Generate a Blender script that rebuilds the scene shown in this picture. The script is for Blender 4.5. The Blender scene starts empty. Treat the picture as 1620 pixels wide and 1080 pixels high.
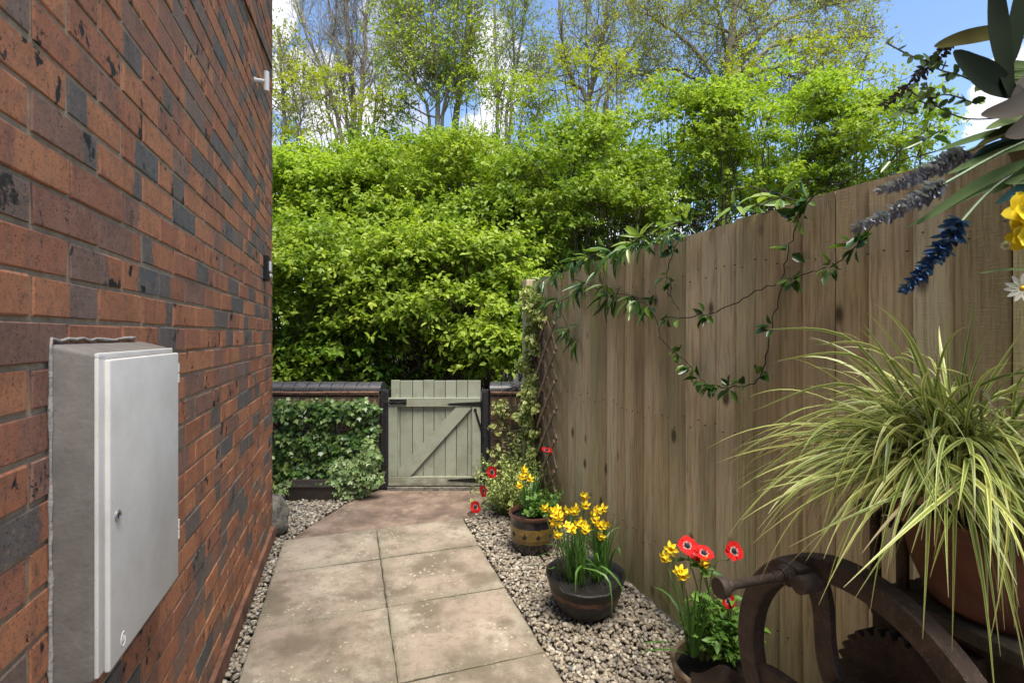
import bpy, bmesh, math, random
import numpy as np
from mathutils import Vector, Matrix

random.seed(7)
RNG = np.random.default_rng(11)
sc = bpy.context.scene
COL = sc.collection
R = math.radians

# ------------------------------------------------------------------ camera
H, F, CX, HY = 1.35, 780.0, 810.0, 530.0     # eye height, focal length / centre / horizon in photo pixels
cam = bpy.data.cameras.new("camera")
cam.sensor_width = 36.0
cam.lens = 36.0 * F / 1620.0
cam.shift_y = -10.0 / 1620.0
cam.clip_start = 0.02
cam.clip_end = 2000.0
cam.dof.use_dof = True
cam.dof.focus_distance = 2.6
cam.dof.aperture_fstop = 11.0
cam_o = bpy.data.objects.new("camera", cam)
cam_o.location = (0, 0, H)
cam_o.rotation_euler = (R(90), 0, 0)
COL.objects.link(cam_o)
sc.camera = cam_o

# ------------------------------------------------------------------ light
SUN_DIR = Vector((0.13, -0.305, 0.90)).normalized()       # towards the veiled sun: high, a little behind the eye
SUN_EL = math.asin(SUN_DIR.z)
SUN_AZ = math.atan2(SUN_DIR.x, SUN_DIR.y)
sun = bpy.data.lights.new("sun", 'SUN')
sun.energy = 2.8
sun.angle = R(32)
sun.color = (1.0, 0.94, 0.84)
sun_o = bpy.data.objects.new("sun", sun)
sun_o.location = (-8, -8, 14)
sun_o.rotation_euler = SUN_DIR.to_track_quat('Z', 'Y').to_euler()
COL.objects.link(sun_o)

sc.view_settings.view_transform = 'Standard'
sc.view_settings.look = 'None'
sc.view_settings.exposure = 1.63
sc.view_settings.gamma = 1.0
sc.view_settings.use_curve_mapping = False
sc.cycles.max_bounces = 8
sc.cycles.diffuse_bounces = 5
sc.cycles.glossy_bounces = 3
sc.cycles.transmission_bounces = 6
sc.cycles.transparent_max_bounces = 6
sc.cycles.use_denoising = True


# ------------------------------------------------------------------ node helper
class NG:
    def __init__(self, tree):
        self.t = tree
        tree.nodes.clear()

    def put(self, node, key, val):
        s = node.inputs[key] if not isinstance(key, str) else next(i for i in node.inputs if i.name == key and i.enabled)
        if isinstance(val, bpy.types.NodeSocket):
            self.t.links.new(val, s)
        else:
            if s.type == 'RGBA' and len(val) == 3:
                val = (*val, 1)
            s.default_value = val

    def n(self, typ, props=None, **kw):
        nd = self.t.nodes.new('ShaderNode' + typ)
        for k, v in (props or {}).items():
            setattr(nd, k, v)
        for k, v in kw.items():
            self.put(nd, k.replace('_', ' '), v)
        return nd

    def math(self, op, a, b=0.0, clamp=False):
        nd = self.t.nodes.new('ShaderNodeMath')
        nd.operation = op
        nd.use_clamp = clamp
        self.put(nd, 0, a)
        self.put(nd, 1, b)
        return nd.outputs[0]

    def vmath(self, op, a, b):
        nd = self.t.nodes.new('ShaderNodeVectorMath')
        nd.operation = op
        self.put(nd, 0, a)
        self.put(nd, 1, b)
        return nd.outputs['Value'] if op in ('DOT_PRODUCT', 'LENGTH', 'DISTANCE') else nd.outputs[0]

    def mix(self, fac, a, b, blend='MIX'):
        nd = self.t.nodes.new('ShaderNodeMix')
        nd.data_type = 'RGBA'
        nd.blend_type = blend
        for s, v in ((0, fac), (6, a), (7, b)):
            self.put(nd, s, v)
        return nd.outputs[2]

    def ramp(self, fac, stops, interp='LINEAR'):
        nd = self.t.nodes.new('ShaderNodeValToRGB')
        cr = nd.color_ramp
        cr.interpolation = interp
        while len(cr.elements) < len(stops):
            cr.elements.new(0.5)
        for e, (p, c) in zip(cr.elements, stops):
            e.position = p
            e.color = (c, c, c, 1) if isinstance(c, (int, float)) else (*c, 1)
        self.put(nd, 0, fac)
        return nd.outputs[0]

    def step(self, val, a, b):
        nd = self.t.nodes.new('ShaderNodeMapRange')
        nd.interpolation_type = 'SMOOTHSTEP'
        self.put(nd, 0, val)
        self.put(nd, 1, a)
        self.put(nd, 2, b)
        return nd.outputs[0]

    def noise(self, vec, scale, detail=4, rough=0.55, dist=0.0):
        return self.n('TexNoise', Vector=vec, Scale=scale, Detail=detail, Roughness=rough, Distortion=dist).outputs[0]

    def attr(self, name, out='Fac'):
        nd = self.t.nodes.new('ShaderNodeAttribute')
        nd.attribute_name = name
        return nd.outputs[out]

    def scale(self, vec, s):
        return self.vmath('MULTIPLY', vec, s)

    def obj(self):
        return self.t.nodes.new('ShaderNodeTexCoord').outputs['Object']

    def pos(self):
        return self.t.nodes.new('ShaderNodeNewGeometry').outputs['Position']

    def bump(self, h, strength=0.5, dist=0.01):
        return self.n('Bump', Height=h, Strength=strength, Distance=dist).outputs[0]

    def out(self, shader):
        o = self.t.nodes.new('ShaderNodeOutputMaterial')
        self.t.links.new(shader, o.inputs[0])

    def bsdf(self, color, rough=0.6, metal=0.0, normal=None, spec=0.5, coat=0.0):
        b = self.n('BsdfPrincipled')
        self.put(b, 'Base Color', color)
        self.put(b, 'Roughness', rough)
        self.put(b, 'Metallic', metal)
        self.put(b, 'Specular IOR Level', spec)
        self.put(b, 'Coat Weight', coat)
        if normal is not None:
            self.put(b, 'Normal', normal)
        return b.outputs[0]


def material(name):
    def deco(fn):
        m = bpy.data.materials.new(name)
        m.use_nodes = True
        fn(NG(m.node_tree))
        return m
    return deco


def srgb(r, g, b):
    f = lambda c: ((c / 255 + 0.055) / 1.055) ** 2.4 if c > 10 else c / 255 / 12.92
    return (f(r), f(g), f(b))


# ------------------------------------------------------------------ world: Nishita sky with cumulus built on sky directions
world = bpy.data.worlds.new("World")
sc.world = world
world.use_nodes = True
g = NG(world.node_tree)
sky = g.n('TexSky', dict(sky_type='NISHITA', sun_disc=False, sun_elevation=SUN_EL, sun_rotation=SUN_AZ, altitude=50.0,
                         air_density=1.0, dust_density=.5, ozone_density=3.0))
dirv = g.t.nodes.new('ShaderNodeTexCoord').outputs['Generated']


def sky_dir(px, py):
    return tuple(Vector(((px - CX) / F, 1.0, (HY - py) / F)).normalized())


warp = g.n('TexNoise', Vector=dirv, Scale=5.0, Detail=6.0, Roughness=0.6)
wv = g.vmath('MULTIPLY', g.vmath('SUBTRACT', warp.outputs['Color'], (0.5, 0.5, 0.5)), (0.22, 0.22, 0.22))
dw = g.vmath('ADD', dirv, wv)
cl = None
for px, py, rad in ((500, 170, .10), (630, 70, .09), (450, 30, .07), (600, 150, .085), (795, 120, .11), (850, 120, .07), (740, 250, .12),
                    (560, 280, .14), (1000, 340, .14), (1290, 340, .12), (1640, 135, .07), (200, 150, .25), (2200, 200, .3), (-600, 100, .4)):
    d = g.vmath('DISTANCE', dw, sky_dir(px, py))
    v = g.step(d, rad, rad * 0.35)
    cl = v if cl is None else g.math('MAXIMUM', cl, v)
fine = g.noise(dirv, 14.0, 7, 0.6)
dens = g.step(g.math('ADD', cl, g.math('MULTIPLY', g.math('SUBTRACT', fine, 0.5), 0.9)), 0.30, 0.62)
low = g.noise(g.vmath('ADD', dirv, (0.03, 0, 0.05)), 7.0, 5, 0.55)
ccol = g.mix(g.step(g.math('ADD', low, g.math('MULTIPLY', g.math('SUBTRACT', fine, .5), .5)), 0.42, 0.58), (2.2, 2.6, 3.5), (4.5, 4.6, 4.8))
skyc = g.mix(dens, sky.outputs[0], ccol)
bg = g.n('Background', Color=skyc, Strength=0.092)
wo = g.t.nodes.new('ShaderNodeOutputWorld')
g.t.links.new(bg.outputs[0], wo.inputs[0])

# ------------------------------------------------------------------ frames of reference
DW = np.array([-0.3129, 0.9498, 0.0])      # along the house wall, away from the camera
NW = np.array([0.9498, 0.3129, 0.0])       # from the house wall towards the fence
UP = np.array([0.0, 0.0, 1.0])
WALL_V, FENCE_V = -0.487, 1.45


def uv(u, v, z=0.0):
    return DW * u + NW * v + UP * z


def P(px, py, d):
    return np.array([(px - CX) / F * d, d, H + (HY - py) / F * d])


def G(px, py):
    d = F * H / (py - HY)
    return np.array([(px - CX) / F * d, d, 0.0])


def PV(px, py, v):
    r = np.array([(px - CX) / F, 1.0, (HY - py) / F])
    return r * (v / float(r @ NW)) + UP * H


# ------------------------------------------------------------------ mesh building
class MB:
    """collects vertices, faces, material slots and per-vertex float attributes of ONE mesh"""
    def __init__(self):
        self.v, self.f, self.m, self.a = [], [], [], {}

    def add(self, vs, fs, mi=0, **attrs):
        o = len(self.v)
        self.v.extend([tuple(map(float, p)) for p in vs])
        self.f.extend([tuple(i + o for i in q) for q in fs])
        self.m.extend([mi] * len(fs))
        for k, val in attrs.items():
            lst = self.a.setdefault(k, [])
            lst.extend([0.0] * (o - len(lst)))
            lst.extend([float(val)] * len(vs) if np.isscalar(val) else [float(x) for x in val])

    def box(self, c, sx, sy, sz, ax=None, bev=0.0, mi=0, **attrs):
        """box centred at c; ax = three unit axes; bevelled by bev"""
        ax = ax or (np.array([1., 0, 0]), np.array([0., 1, 0]), UP)
        bm = bmesh.new()
        bmesh.ops.create_cube(bm, size=1.0)
        for w in bm.verts:
            w.co = Vector((w.co.x * sx, w.co.y * sy, w.co.z * sz))
        if bev > 0:
            bmesh.ops.bevel(bm, geom=bm.edges[:], offset=min(bev, 0.45 * min(sx, sy, sz)), segments=2, affect='EDGES', profile=0.6)
        self.add_bm(bm, c, ax, mi, **attrs)

    def add_bm(self, bm, c=(0, 0, 0), ax=None, mi=0, **attrs):
        ax = ax or (np.array([1., 0, 0]), np.array([0., 1, 0]), UP)
        bm.verts.index_update()
        c = np.asarray(c, float)
        vs = [c + ax[0] * w.co.x + ax[1] * w.co.y + ax[2] * w.co.z for w in bm.verts]
        fs = [tuple(w.index for w in q.verts) for q in bm.faces]
        bm.free()
        self.add(vs, fs, mi, **attrs)

    def tube(self, pts, rad, sides=6, mi=0, cap=True, **attrs):
        pts = [np.asarray(p, float) for p in pts]
        n = len(pts)
        if np.isscalar(rad):
            rad = [rad] * n
        vs, fs = [], []
        t0 = pts[1] - pts[0]
        ref = np.array([0., 0, 1]) if abs(t0[2]) < 0.9 * np.linalg.norm(t0) else np.array([1., 0, 0])
        s = np.cross(t0, ref)
        s /= np.linalg.norm(s) + 1e-12
        for i in range(n):
            t = pts[min(i + 1, n - 1)] - pts[max(i - 1, 0)]
            t = t / (np.linalg.norm(t) + 1e-12)
            s = s - t * (s @ t)
            s /= np.linalg.norm(s) + 1e-12
            b = np.cross(t, s)
            for k in range(sides):
                a = 2 * math.pi * k / sides
                vs.append(pts[i] + (s * math.cos(a) + b * math.sin(a)) * rad[i])
        for i in range(n - 1):
            for k in range(sides):
                k2 = (k + 1) % sides
                fs.append((i * sides + k, i * sides + k2, (i + 1) * sides + k2, (i + 1) * sides + k))
        if cap:
            fs.append(tuple(range(sides - 1, -1, -1)))
            fs.append(tuple((n - 1) * sides + k for k in range(sides)))
        self.add(vs, fs, mi, **attrs)

    def lathe(self, prof, seg=40, c=(0, 0, 0), wob=None, mi=0, ax=None, **attrs):
        """profile of (radius, height) spun about the local z axis"""
        ax = ax or (np.array([1., 0, 0]), np.array([0., 1, 0]), UP)
        c = np.asarray(c, float)
        vs, fs = [], []
        for j, (r, z) in enumerate(prof):
            for k in range(seg):
                a = 2 * math.pi * k / seg
                dr, dz = wob(a, j) if wob else (0, 0)
                vs.append(c + ax[0] * ((r + dr) * math.cos(a)) + ax[1] * ((r + dr) * math.sin(a)) + ax[2] * (z + dz))
        for j in range(len(prof) - 1):
            for k in range(seg):
                k2 = (k + 1) % seg
                fs.append((j * seg + k, j * seg + k2, (j + 1) * seg + k2, (j + 1) * seg + k))
        if prof[0][0] > 1e-6:
            fs.append(tuple(range(seg - 1, -1, -1)))
        if prof[-1][0] > 1e-6:
            fs.append(tuple((len(prof) - 1) * seg + k for k in range(seg)))
        self.add(vs, fs, mi, **attrs)

    def prism(self, poly, z0, z1, mi=0, ax=None, c=(0, 0, 0), **attrs):
        """polygon in the ax[0], ax[1] plane pushed along ax[2] from z0 to z1"""
        ax = ax or (np.array([1., 0, 0]), np.array([0., 1, 0]), UP)
        c = np.asarray(c, float)
        n = len(poly)
        vs = [c + ax[0] * x + ax[1] * y + ax[2] * z0 for x, y in poly] + [c + ax[0] * x + ax[1] * y + ax[2] * z1 for x, y in poly]
        fs = [tuple(range(n - 1, -1, -1)), tuple(range(n, 2 * n))]
        for i in range(n):
            j = (i + 1) % n
            fs.append((i, j, n + j, n + i))
        self.add(vs, fs, mi, **attrs)

    def strip(self, pts, widths, side, fold=0.15, mi=0, tint=0.5):
        """a leaf blade: three vertices across, creased along the middle"""
        pts = [np.asarray(p, float) for p in pts]
        n = len(pts)
        vs, fs, ed = [], [], []
        for i in range(n):
            t = pts[min(i + 1, n - 1)] - pts[max(i - 1, 0)]
            t = t / (np.linalg.norm(t) + 1e-12)
            s = side - t * (side @ t)
            s = s / (np.linalg.norm(s) + 1e-12)
            nn = np.cross(s, t)
            w = widths[i] * 0.5
            vs += [pts[i] - s * w + nn * w * fold, pts[i], pts[i] + s * w + nn * w * fold]
            ed += [1, 0, 1]
        for i in range(n - 1):
            a, b = i * 3, i * 3 + 3
            fs += [(a, a + 1, b + 1, b), (a + 1, a + 2, b + 2, b + 1)]
        self.add(vs, fs, mi, edge=ed, tint=tint, along=np.repeat(np.linspace(0, 1, n), 3))

    def build(self, name, mats, parent=None, smooth=False, origin=None):
        me = bpy.data.meshes.new(name)
        o0 = np.zeros(3)
        if origin is not None:
            o0 = np.asarray(origin, float)
        V = np.array(self.v) - o0
        me.from_pydata(V.tolist(), [], self.f)
        mats = mats if isinstance(mats, (list, tuple)) else [mats]
        for m in mats:
            me.materials.append(m)
        if len(mats) > 1:
            me.polygons.foreach_set('material_index', self.m)
        for k, lst in self.a.items():
            lst.extend([0.0] * (len(self.v) - len(lst)))
            at = me.attributes.new(k, 'FLOAT', 'POINT')
            at.data.foreach_set('value', np.array(lst, np.float32))
        if smooth:
            me.polygons.foreach_set('use_smooth', [True] * len(me.polygons))
            if smooth is not True:
                me.set_sharp_from_angle(angle=R(smooth))
        me.update()
        return link(name, me, parent, o0)


def link(name, me, parent=None, loc=(0, 0, 0)):
    o = bpy.data.objects.new(name, me)
    COL.objects.link(o)
    if parent is not None:
        o.parent = parent
        w = world_loc(parent)
        o.location = Vector(loc) - w
    else:
        o.location = Vector(loc)
    return o


def world_loc(o):
    v = Vector(o.location)
    while o.parent:
        o = o.parent
        v += Vector(o.location)
    return v


def thing(name, loc, label, cat, group=None):
    o = bpy.data.objects.new(name, None)
    o.empty_display_size = 0.1
    COL.objects.link(o)
    o.location = Vector(loc)
    tag(o, label, cat, group)
    return o


def tag(o, label, cat, group=None):
    o['label'] = label
    o['category'] = cat
    if group:
        o['group'] = group
    return o


def kind(o, k):
    o['kind'] = k
    return o


# leaf shapes: (across, along, out) and faces; edge = 1 at the margin
LEAF = (np.array([(0, 0, 0), (.46, .30, .10), (.40, .66, .09), (0, 1.0, -.10), (-.40, .66, .09), (-.46, .30, .10)]),
        [(0, 1, 2, 3), (0, 3, 4, 5)], np.array([0, 1, 1, .4, 1, 1.]))
LONG = (np.array([(0, 0, 0), (.42, .22, .05), (.5, .5, .03), (0, .5, -.02), (-.5, .5, .03), (-.42, .22, .05), (.30, .80, -.06), (0, 1.0, -.16), (-.30, .80, -.06)]),
        [(0, 1, 2, 3), (0, 3, 4, 5), (3, 2, 6, 7), (3, 7, 8, 4)], np.array([0, 1, 1, 0, 1, 1, 1, .5, 1.]))
IVY = (np.array([(0, .05, .04), (.26, -.06, 0), (.34, .20, .04), (.62, .42, -.03), (.26, .54, .05), (0, 1.0, -.08), (-.26, .54, .05), (-.62, .42, -.03), (-.34, .20, .04), (-.26, -.06, 0)]),
       [(0, 1, 2, 3), (0, 3, 4, 5), (0, 5, 6, 7), (0, 7, 8, 9)], np.array([0, 1, 1, 1, .7, 1, .7, 1, 1, 1.]))
ROUND = (np.array([(0, 0, 0), (.40, .16, .06), (.52, .52, .06), (.30, .86, .02), (0, 1.0, -.04), (-.30, .86, .02), (-.52, .52, .06), (-.40, .16, .06)]),
         [(0, 1, 2, 3), (0, 3, 4, 5), (0, 5, 6, 7)], np.array([0, .8, 1, 1, .8, 1, 1, .8]))


def norm(a):
    return a / (np.linalg.norm(a, axis=-1, keepdims=True) + 1e-9)


def leaves(name, shape, pos, dirs, nrm, L, Wd, mat, parent=None, tint=None, origin=None):
    """one foliage mesh of many separate leaves"""
    T, faces, ed = shape
    n = len(pos)
    dirs = norm(dirs)
    side = norm(np.cross(dirs, nrm))
    nn = np.cross(side, dirs)
    L = np.broadcast_to(np.asarray(L, float), (n,))
    Wd = np.broadcast_to(np.asarray(Wd, float), (n,))
    V = (pos[:, None, :] + side[:, None, :] * (T[None, :, 0, None] * Wd[:, None, None]) + dirs[:, None, :] * (T[None, :, 1, None] * L[:, None, None])
         + nn[:, None, :] * (T[None, :, 2, None] * L[:, None, None]))
    k = len(T)
    V = V.reshape(-1, 3)
    o0 = np.zeros(3) if origin is None else np.asarray(origin, float)
    me = bpy.data.meshes.new(name)
    me.vertices.add(n * k)
    me.vertices.foreach_set('co', (V - o0).astype(np.float32).ravel())
    base = (np.arange(n) * k)[:, None]
    fl = np.concatenate([np.array(q) for q in faces])
    idx = (base + fl[None, :]).ravel()
    sizes = np.tile([len(q) for q in faces], n)
    starts = np.concatenate([[0], np.cumsum(sizes)[:-1]])
    me.loops.add(len(idx))
    me.loops.foreach_set('vertex_index', idx.astype(np.int32))
    me.polygons.add(len(sizes))
    me.polygons.foreach_set('loop_start', starts.astype(np.int32))
    me.materials.append(mat)
    t = RNG.random(n) if tint is None else np.broadcast_to(np.asarray(tint, float), (n,))
    for nm, arr in (('tint', np.repeat(t, k)), ('edge', np.tile(ed, n))):
        at = me.attributes.new(nm, 'FLOAT', 'POINT')
        at.data.foreach_set('value', arr.astype(np.float32))
    me.update(calc_edges=True)
    me.validate()
    return link(name, me, parent, o0)


def rdir(n):
    return norm(RNG.normal(size=(n, 3)))


# ------------------------------------------------------------------ materials
def leaf_mat(name, cols, trans=0.35, rough=0.42, edge_col=None, edge_at=(0.55, 0.75), spec=0.4):
    @material(name)
    def m(g):
        t = g.attr('tint')
        st = [(i / max(1, len(cols) - 1), c) for i, c in enumerate(cols)]
        c = g.ramp(t, st)
        big = g.noise(g.pos(), 2.1, 2)
        c = g.mix(g.math('MULTIPLY', g.step(big, 0.35, 0.7), 0.35), c, g.mix(1.0, c, (1.28, 1.10, 0.72), 'MULTIPLY'))
        if edge_col:
            wob = g.math('ADD', g.attr('edge'), g.math('MULTIPLY', g.math('SUBTRACT', g.noise(g.pos(), 70.0, 2), 0.5), 0.5))
            c = g.mix(g.step(wob, *edge_at), c, edge_col)
        b = g.bsdf(c, rough, spec=spec)
        tr = g.n('BsdfTranslucent', Color=g.mix(1.0, c, (1.15, 1.25, 0.55), 'MULTIPLY'))
        mx = g.n('MixShader', Fac=trans)
        g.t.links.new(b, mx.inputs[1])
        g.t.links.new(tr.outputs[0], mx.inputs[2])
        g.out(mx.outputs[0])
    return m


M = {}
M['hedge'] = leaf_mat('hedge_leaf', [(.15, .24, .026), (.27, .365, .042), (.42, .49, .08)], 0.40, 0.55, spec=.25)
M['hedge_green'] = leaf_mat('fresh_leaf', [(.125, .205, .022), (.22, .315, .035), (.36, .44, .06)], 0.40, 0.5, spec=.3)
M['hedge_lime'] = leaf_mat('lime_leaf', [(.17, .27, .026), (.30, .41, .045), (.45, .54, .09)], 0.45, 0.6, spec=.2)
M['hedge_dark'] = leaf_mat('shaded_leaf', [(.08, .16, .018), (.14, .24, .024), (.22, .32, .035)], 0.4, 0.55, spec=.25)  # darker hedge greens: shade of the hedge interior put into the leaf colour
M['ash'] = leaf_mat('spring_leaf', [(.22, .28, .02), (.32, .36, .03), (.40, .40, .04)], 0.45)
M['willow'] = leaf_mat('fresh_tree_leaf', [(.19, .27, .025), (.28, .37, .035), (.40, .46, .05)], 0.55)
M['ivy'] = leaf_mat('ivy_leaf', [(.035, .085, .018), (.08, .15, .035), (.19, .26, .075)], 0.2, 0.35)
M['ivy_var'] = leaf_mat('variegated_ivy_leaf', [(.08, .15, .04), (.13, .22, .07), (.2, .27, .09)], 0.2, 0.4, (.40, .44, .20), (0.68, 0.95))
M['euonymus'] = leaf_mat('variegated_shrub_leaf', [(.10, .18, .03), (.18, .26, .05), (.34, .38, .1)], 0.28, 0.4, (.62, .60, .24), (0.45, 0.85))
M['vine'] = leaf_mat('vine_leaf', [(.02, .055, .015), (.04, .10, .02), (.12, .2, .035)], 0.2, 0.25)
M['clematis'] = leaf_mat('clematis_leaf', [(.03, .08, .018), (.06, .13, .025), (.18, .26, .05)], 0.25, 0.28)
M['daff_leaf'] = leaf_mat('narcissus_leaf', [(.035, .10, .025), (.06, .15, .03), (.10, .20, .04)], 0.25, 0.4)
M['herb'] = leaf_mat('herb_leaf', [(.07, .16, .03), (.11, .24, .04), (.18, .31, .06)], 0.3, 0.45)
M['silk_leaf'] = leaf_mat('dark_fabric_leaf', [(.014, .02, .013), (.022, .03, .016), (.075, .07, .022)], 0.08, 0.95, spec=.05)
M['silk_green'] = leaf_mat('green_fabric_leaf', [(.06, .10, .035), (.11, .16, .06), (.2, .24, .1)], 0.2, 0.85, spec=.1)
M['silk_grey'] = leaf_mat('grey_fabric_leaf', [(.085, .075, .06), (.12, .105, .09)], 0.15, 0.95, spec=.05)
M['silk_teal'] = leaf_mat('teal_fabric_leaf', [(.03, .09, .10), (.05, .13, .13)], 0.15, 0.6)
M['lav_pale'] = leaf_mat('grey_lavender_bract', [(.15, .155, .22), (.25, .26, .33), (.40, .41, .49)], 0.1, 0.85, spec=.1)
M['lav_dark'] = leaf_mat('purple_lavender_bract', [(.045, .04, .065), (.075, .07, .10), (.12, .115, .16)], 0.1, 0.85, spec=.1)
M['lav_blue'] = leaf_mat('blue_lavender_bract', [(.025, .055, .15), (.045, .10, .25), (.09, .17, .36)], 0.1, 0.85, spec=.1)
M['yellow'] = leaf_mat('yellow_petal', [(.82, .62, .022), (.85, .68, .03), (.86, .72, .06)], 0.12, 0.5)
M['orange'] = leaf_mat('trumpet_petal', [(.84, .56, .016), (.85, .60, .02)], 0.12, 0.5)
M['white'] = leaf_mat('white_petal', [(.6, .58, .5), (.72, .7, .64)], 0.3, 0.6)


@material('red_petal')
def m_red(g):
    r = g.attr('edge')
    n = g.noise(g.pos(), 140.0, 2)
    c = g.mix(g.attr('tint'), (.50, .008, .012), (.66, .022, .016))
    c = g.mix(g.step(g.math('ADD', r, g.math('MULTIPLY', g.math('SUBTRACT', n, 0.5), 0.5)), 0.42, 0.22), c, (.75, .6, .58))
    b = g.bsdf(c, 0.7, spec=.15)
    tr = g.n('BsdfTranslucent', Color=c)
    mx = g.n('MixShader', Fac=0.25)
    g.t.links.new(b, mx.inputs[1])
    g.t.links.new(tr.outputs[0], mx.inputs[2])
    g.out(mx.outputs[0])


M['red'] = m_red


@material('carex_blade')
def m_carex(g):
    e, t = g.attr('edge'), g.attr('tint')
    green = g.ramp(t, [(0, (.08, .14, .022)), (.5, (.19, .26, .04)), (.92, (.32, .36, .06)), (1, (.3, .25, .13))])
    cream = g.ramp(t, [(0, (.38, .42, .12)), (.6, (.60, .61, .20)), (.92, (.70, .66, .28)), (1, (.33, .26, .16))])
    n = g.noise(g.scale(g.pos(), (1, 1, .2)), 90.0, 2)
    c = g.mix(g.step(g.math('ADD', e, g.math('MULTIPLY', g.math('SUBTRACT', n, .5), .3)), 0.42, 0.66), green, cream)
    tip = g.step(g.attr('along'), 0.86, 1.0)
    c = g.mix(g.math('MULTIPLY', tip, 0.6), c, (.34, .26, .13))
    b = g.bsdf(c, 0.4)
    tr = g.n('BsdfTranslucent', Color=c)
    mx = g.n('MixShader', Fac=0.28)
    g.t.links.new(b, mx.inputs[1])
    g.t.links.new(tr.outputs[0], mx.inputs[2])
    g.out(mx.outputs[0])


@material('house_brick')
def m_brick(g):
    p = g.pos()
    kA, kB, bp, sp, tn = (g.attr(k) for k in ('kind_a', 'kind_b', 'split', 'speck', 'tint'))
    u = g.attr('bu')
    pal = [(0.0, (.52, .215, .102)), (.22, (.43, .165, .084)), (.42, (.33, .145, .09)), (.6, (.245, .165, .125)), (.78, (.165, .137, .115)), (1.0, (.148, .138, .130))]
    w = g.math('MULTIPLY', g.math('SUBTRACT', g.noise(p, 38.0, 4, .6), .5), .22)
    s = g.step(g.math('SUBTRACT', g.math('ADD', u, w), bp), -0.035, 0.035)
    c = g.mix(s, g.ramp(kA, pal), g.ramp(kB, pal))
    c = g.mix(g.math('MULTIPLY', g.step(g.noise(p, 11.0, 3), .42, .68), .45), c, g.mix(1.0, c, (.62, .60, .62), 'MULTIPLY'))
    c = g.mix(g.step(g.noise(g.vmath('ADD', p, (3, 1, 7)), 260.0, 2), .62, .75), c, g.mix(1.0, c, (1.5, 1.35, 1.2), 'MULTIPLY'))
    mott = g.step(g.noise(g.vmath('ADD', p, (2, 6, 1)), 48.0, 7, .72), .46, .66)
    c = g.mix(g.math('MULTIPLY', mott, .45), c, (.135, .095, .078))
    mott2 = g.step(g.noise(g.vmath('ADD', p, (7, 3, 4)), 75.0, 6, .7), .54, .70)
    c = g.mix(g.math('MULTIPLY', mott2, .6), c, (.46, .25, .14))
    patch = g.math('MULTIPLY', g.step(g.noise(g.scale(p, (1, 1, .75)), 26.0, 2), .52, .70), sp)
    dots = g.step(g.noise(p, 150.0, 3, .7), .50, .62)
    spots = g.step(g.math('ADD', g.math('MULTIPLY', patch, 0.85), g.math('MULTIPLY', dots, 0.42)), .52, .80)
    c = g.mix(spots, c, (.022, .019, .02))
    fine = g.step(g.noise(p, 170.0, 4, .75), .56, .66)
    c = g.mix(g.math('MULTIPLY', fine, .8), c, (.03, .024, .022))
    streak = g.step(g.noise(g.scale(p, (1, 1, .35)), 55.0, 4, .7), .5, .7)
    c = g.mix(g.math('MULTIPLY', streak, .35), c, (.10, .075, .06))
    cream = g.math('MULTIPLY', g.step(g.noise(g.vmath('ADD', p, (9, 4, 2)), 19.0, 3), .70, .78), .5)
    c = g.mix(cream, c, (.34, .25, .16))
    damp = g.step(g.n('SeparateXYZ', Vector=p).outputs[2], .55, .05)
    c = g.mix(g.math('MULTIPLY', damp, .45), c, g.mix(1.0, c, (.62, .66, .62), 'MULTIPLY'))
    h = g.math('ADD', g.math('MULTIPLY', g.noise(p, 420.0, 5, .75), 1.0), g.math('MULTIPLY', g.noise(p, 70.0, 4, .6), .5))
    h = g.math('SUBTRACT', h, g.math('MULTIPLY', spots, .35))
    h = g.math('SUBTRACT', h, g.math('MULTIPLY', fine, .5))
    g.out(g.bsdf(c, g.ramp(spots, [(0, .85), (1, .6)]), normal=g.bump(h, .6, .0035), spec=.3))


@material('mortar')
def m_mortar(g):
    p = g.pos()
    c = g.ramp(g.noise(p, 30.0, 5, .65), [(.3, (.27, .19, .115)), (.6, (.42, .315, .20)), (.8, (.52, .41, .28))])
    h = g.math('ADD', g.noise(p, 240.0, 4, .7), g.noise(p, 40.0, 3))
    g.out(g.bsdf(c, .9, normal=g.bump(h, .8, .005)))


@material('garden_brick')
def m_gbrick(g):
    p = g.pos()
    c = g.ramp(g.attr('tint'), [(0, (.09, .055, .036)), (.5, (.14, .082, .05)), (1, (.17, .115, .075))])
    c = g.mix(g.math('MULTIPLY', g.step(g.noise(p, 9.0, 4), .45, .7), .6), c, (.055, .06, .032))
    c = g.mix(g.step(g.noise(p, 60.0, 4, .7), .6, .72), c, (.25, .2, .15))
    g.out(g.bsdf(c, .85, normal=g.bump(g.noise(p, 90.0, 5, .7), .6, .006)))


def plain(name, col, rough=.6, metal=0.0, var=.25, scale=20.0, bump=.3, bscale=120.0, bdist=.003, dark=None, spec=.5, coat=0.0):
    @material(name)
    def m(g):
        p = g.pos()
        dk = dark or tuple(x * (1 - var * 1.6) for x in col)
        lt = tuple(min(1, x * (1 + var)) for x in col)
        c = g.ramp(g.noise(p, scale, 5, .65), [(.28, dk), (.5, col), (.74, lt)])
        g.out(g.bsdf(c, rough, metal, g.bump(g.noise(p, bscale, 4, .65), bump, bdist), spec, coat))
    return m


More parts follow.
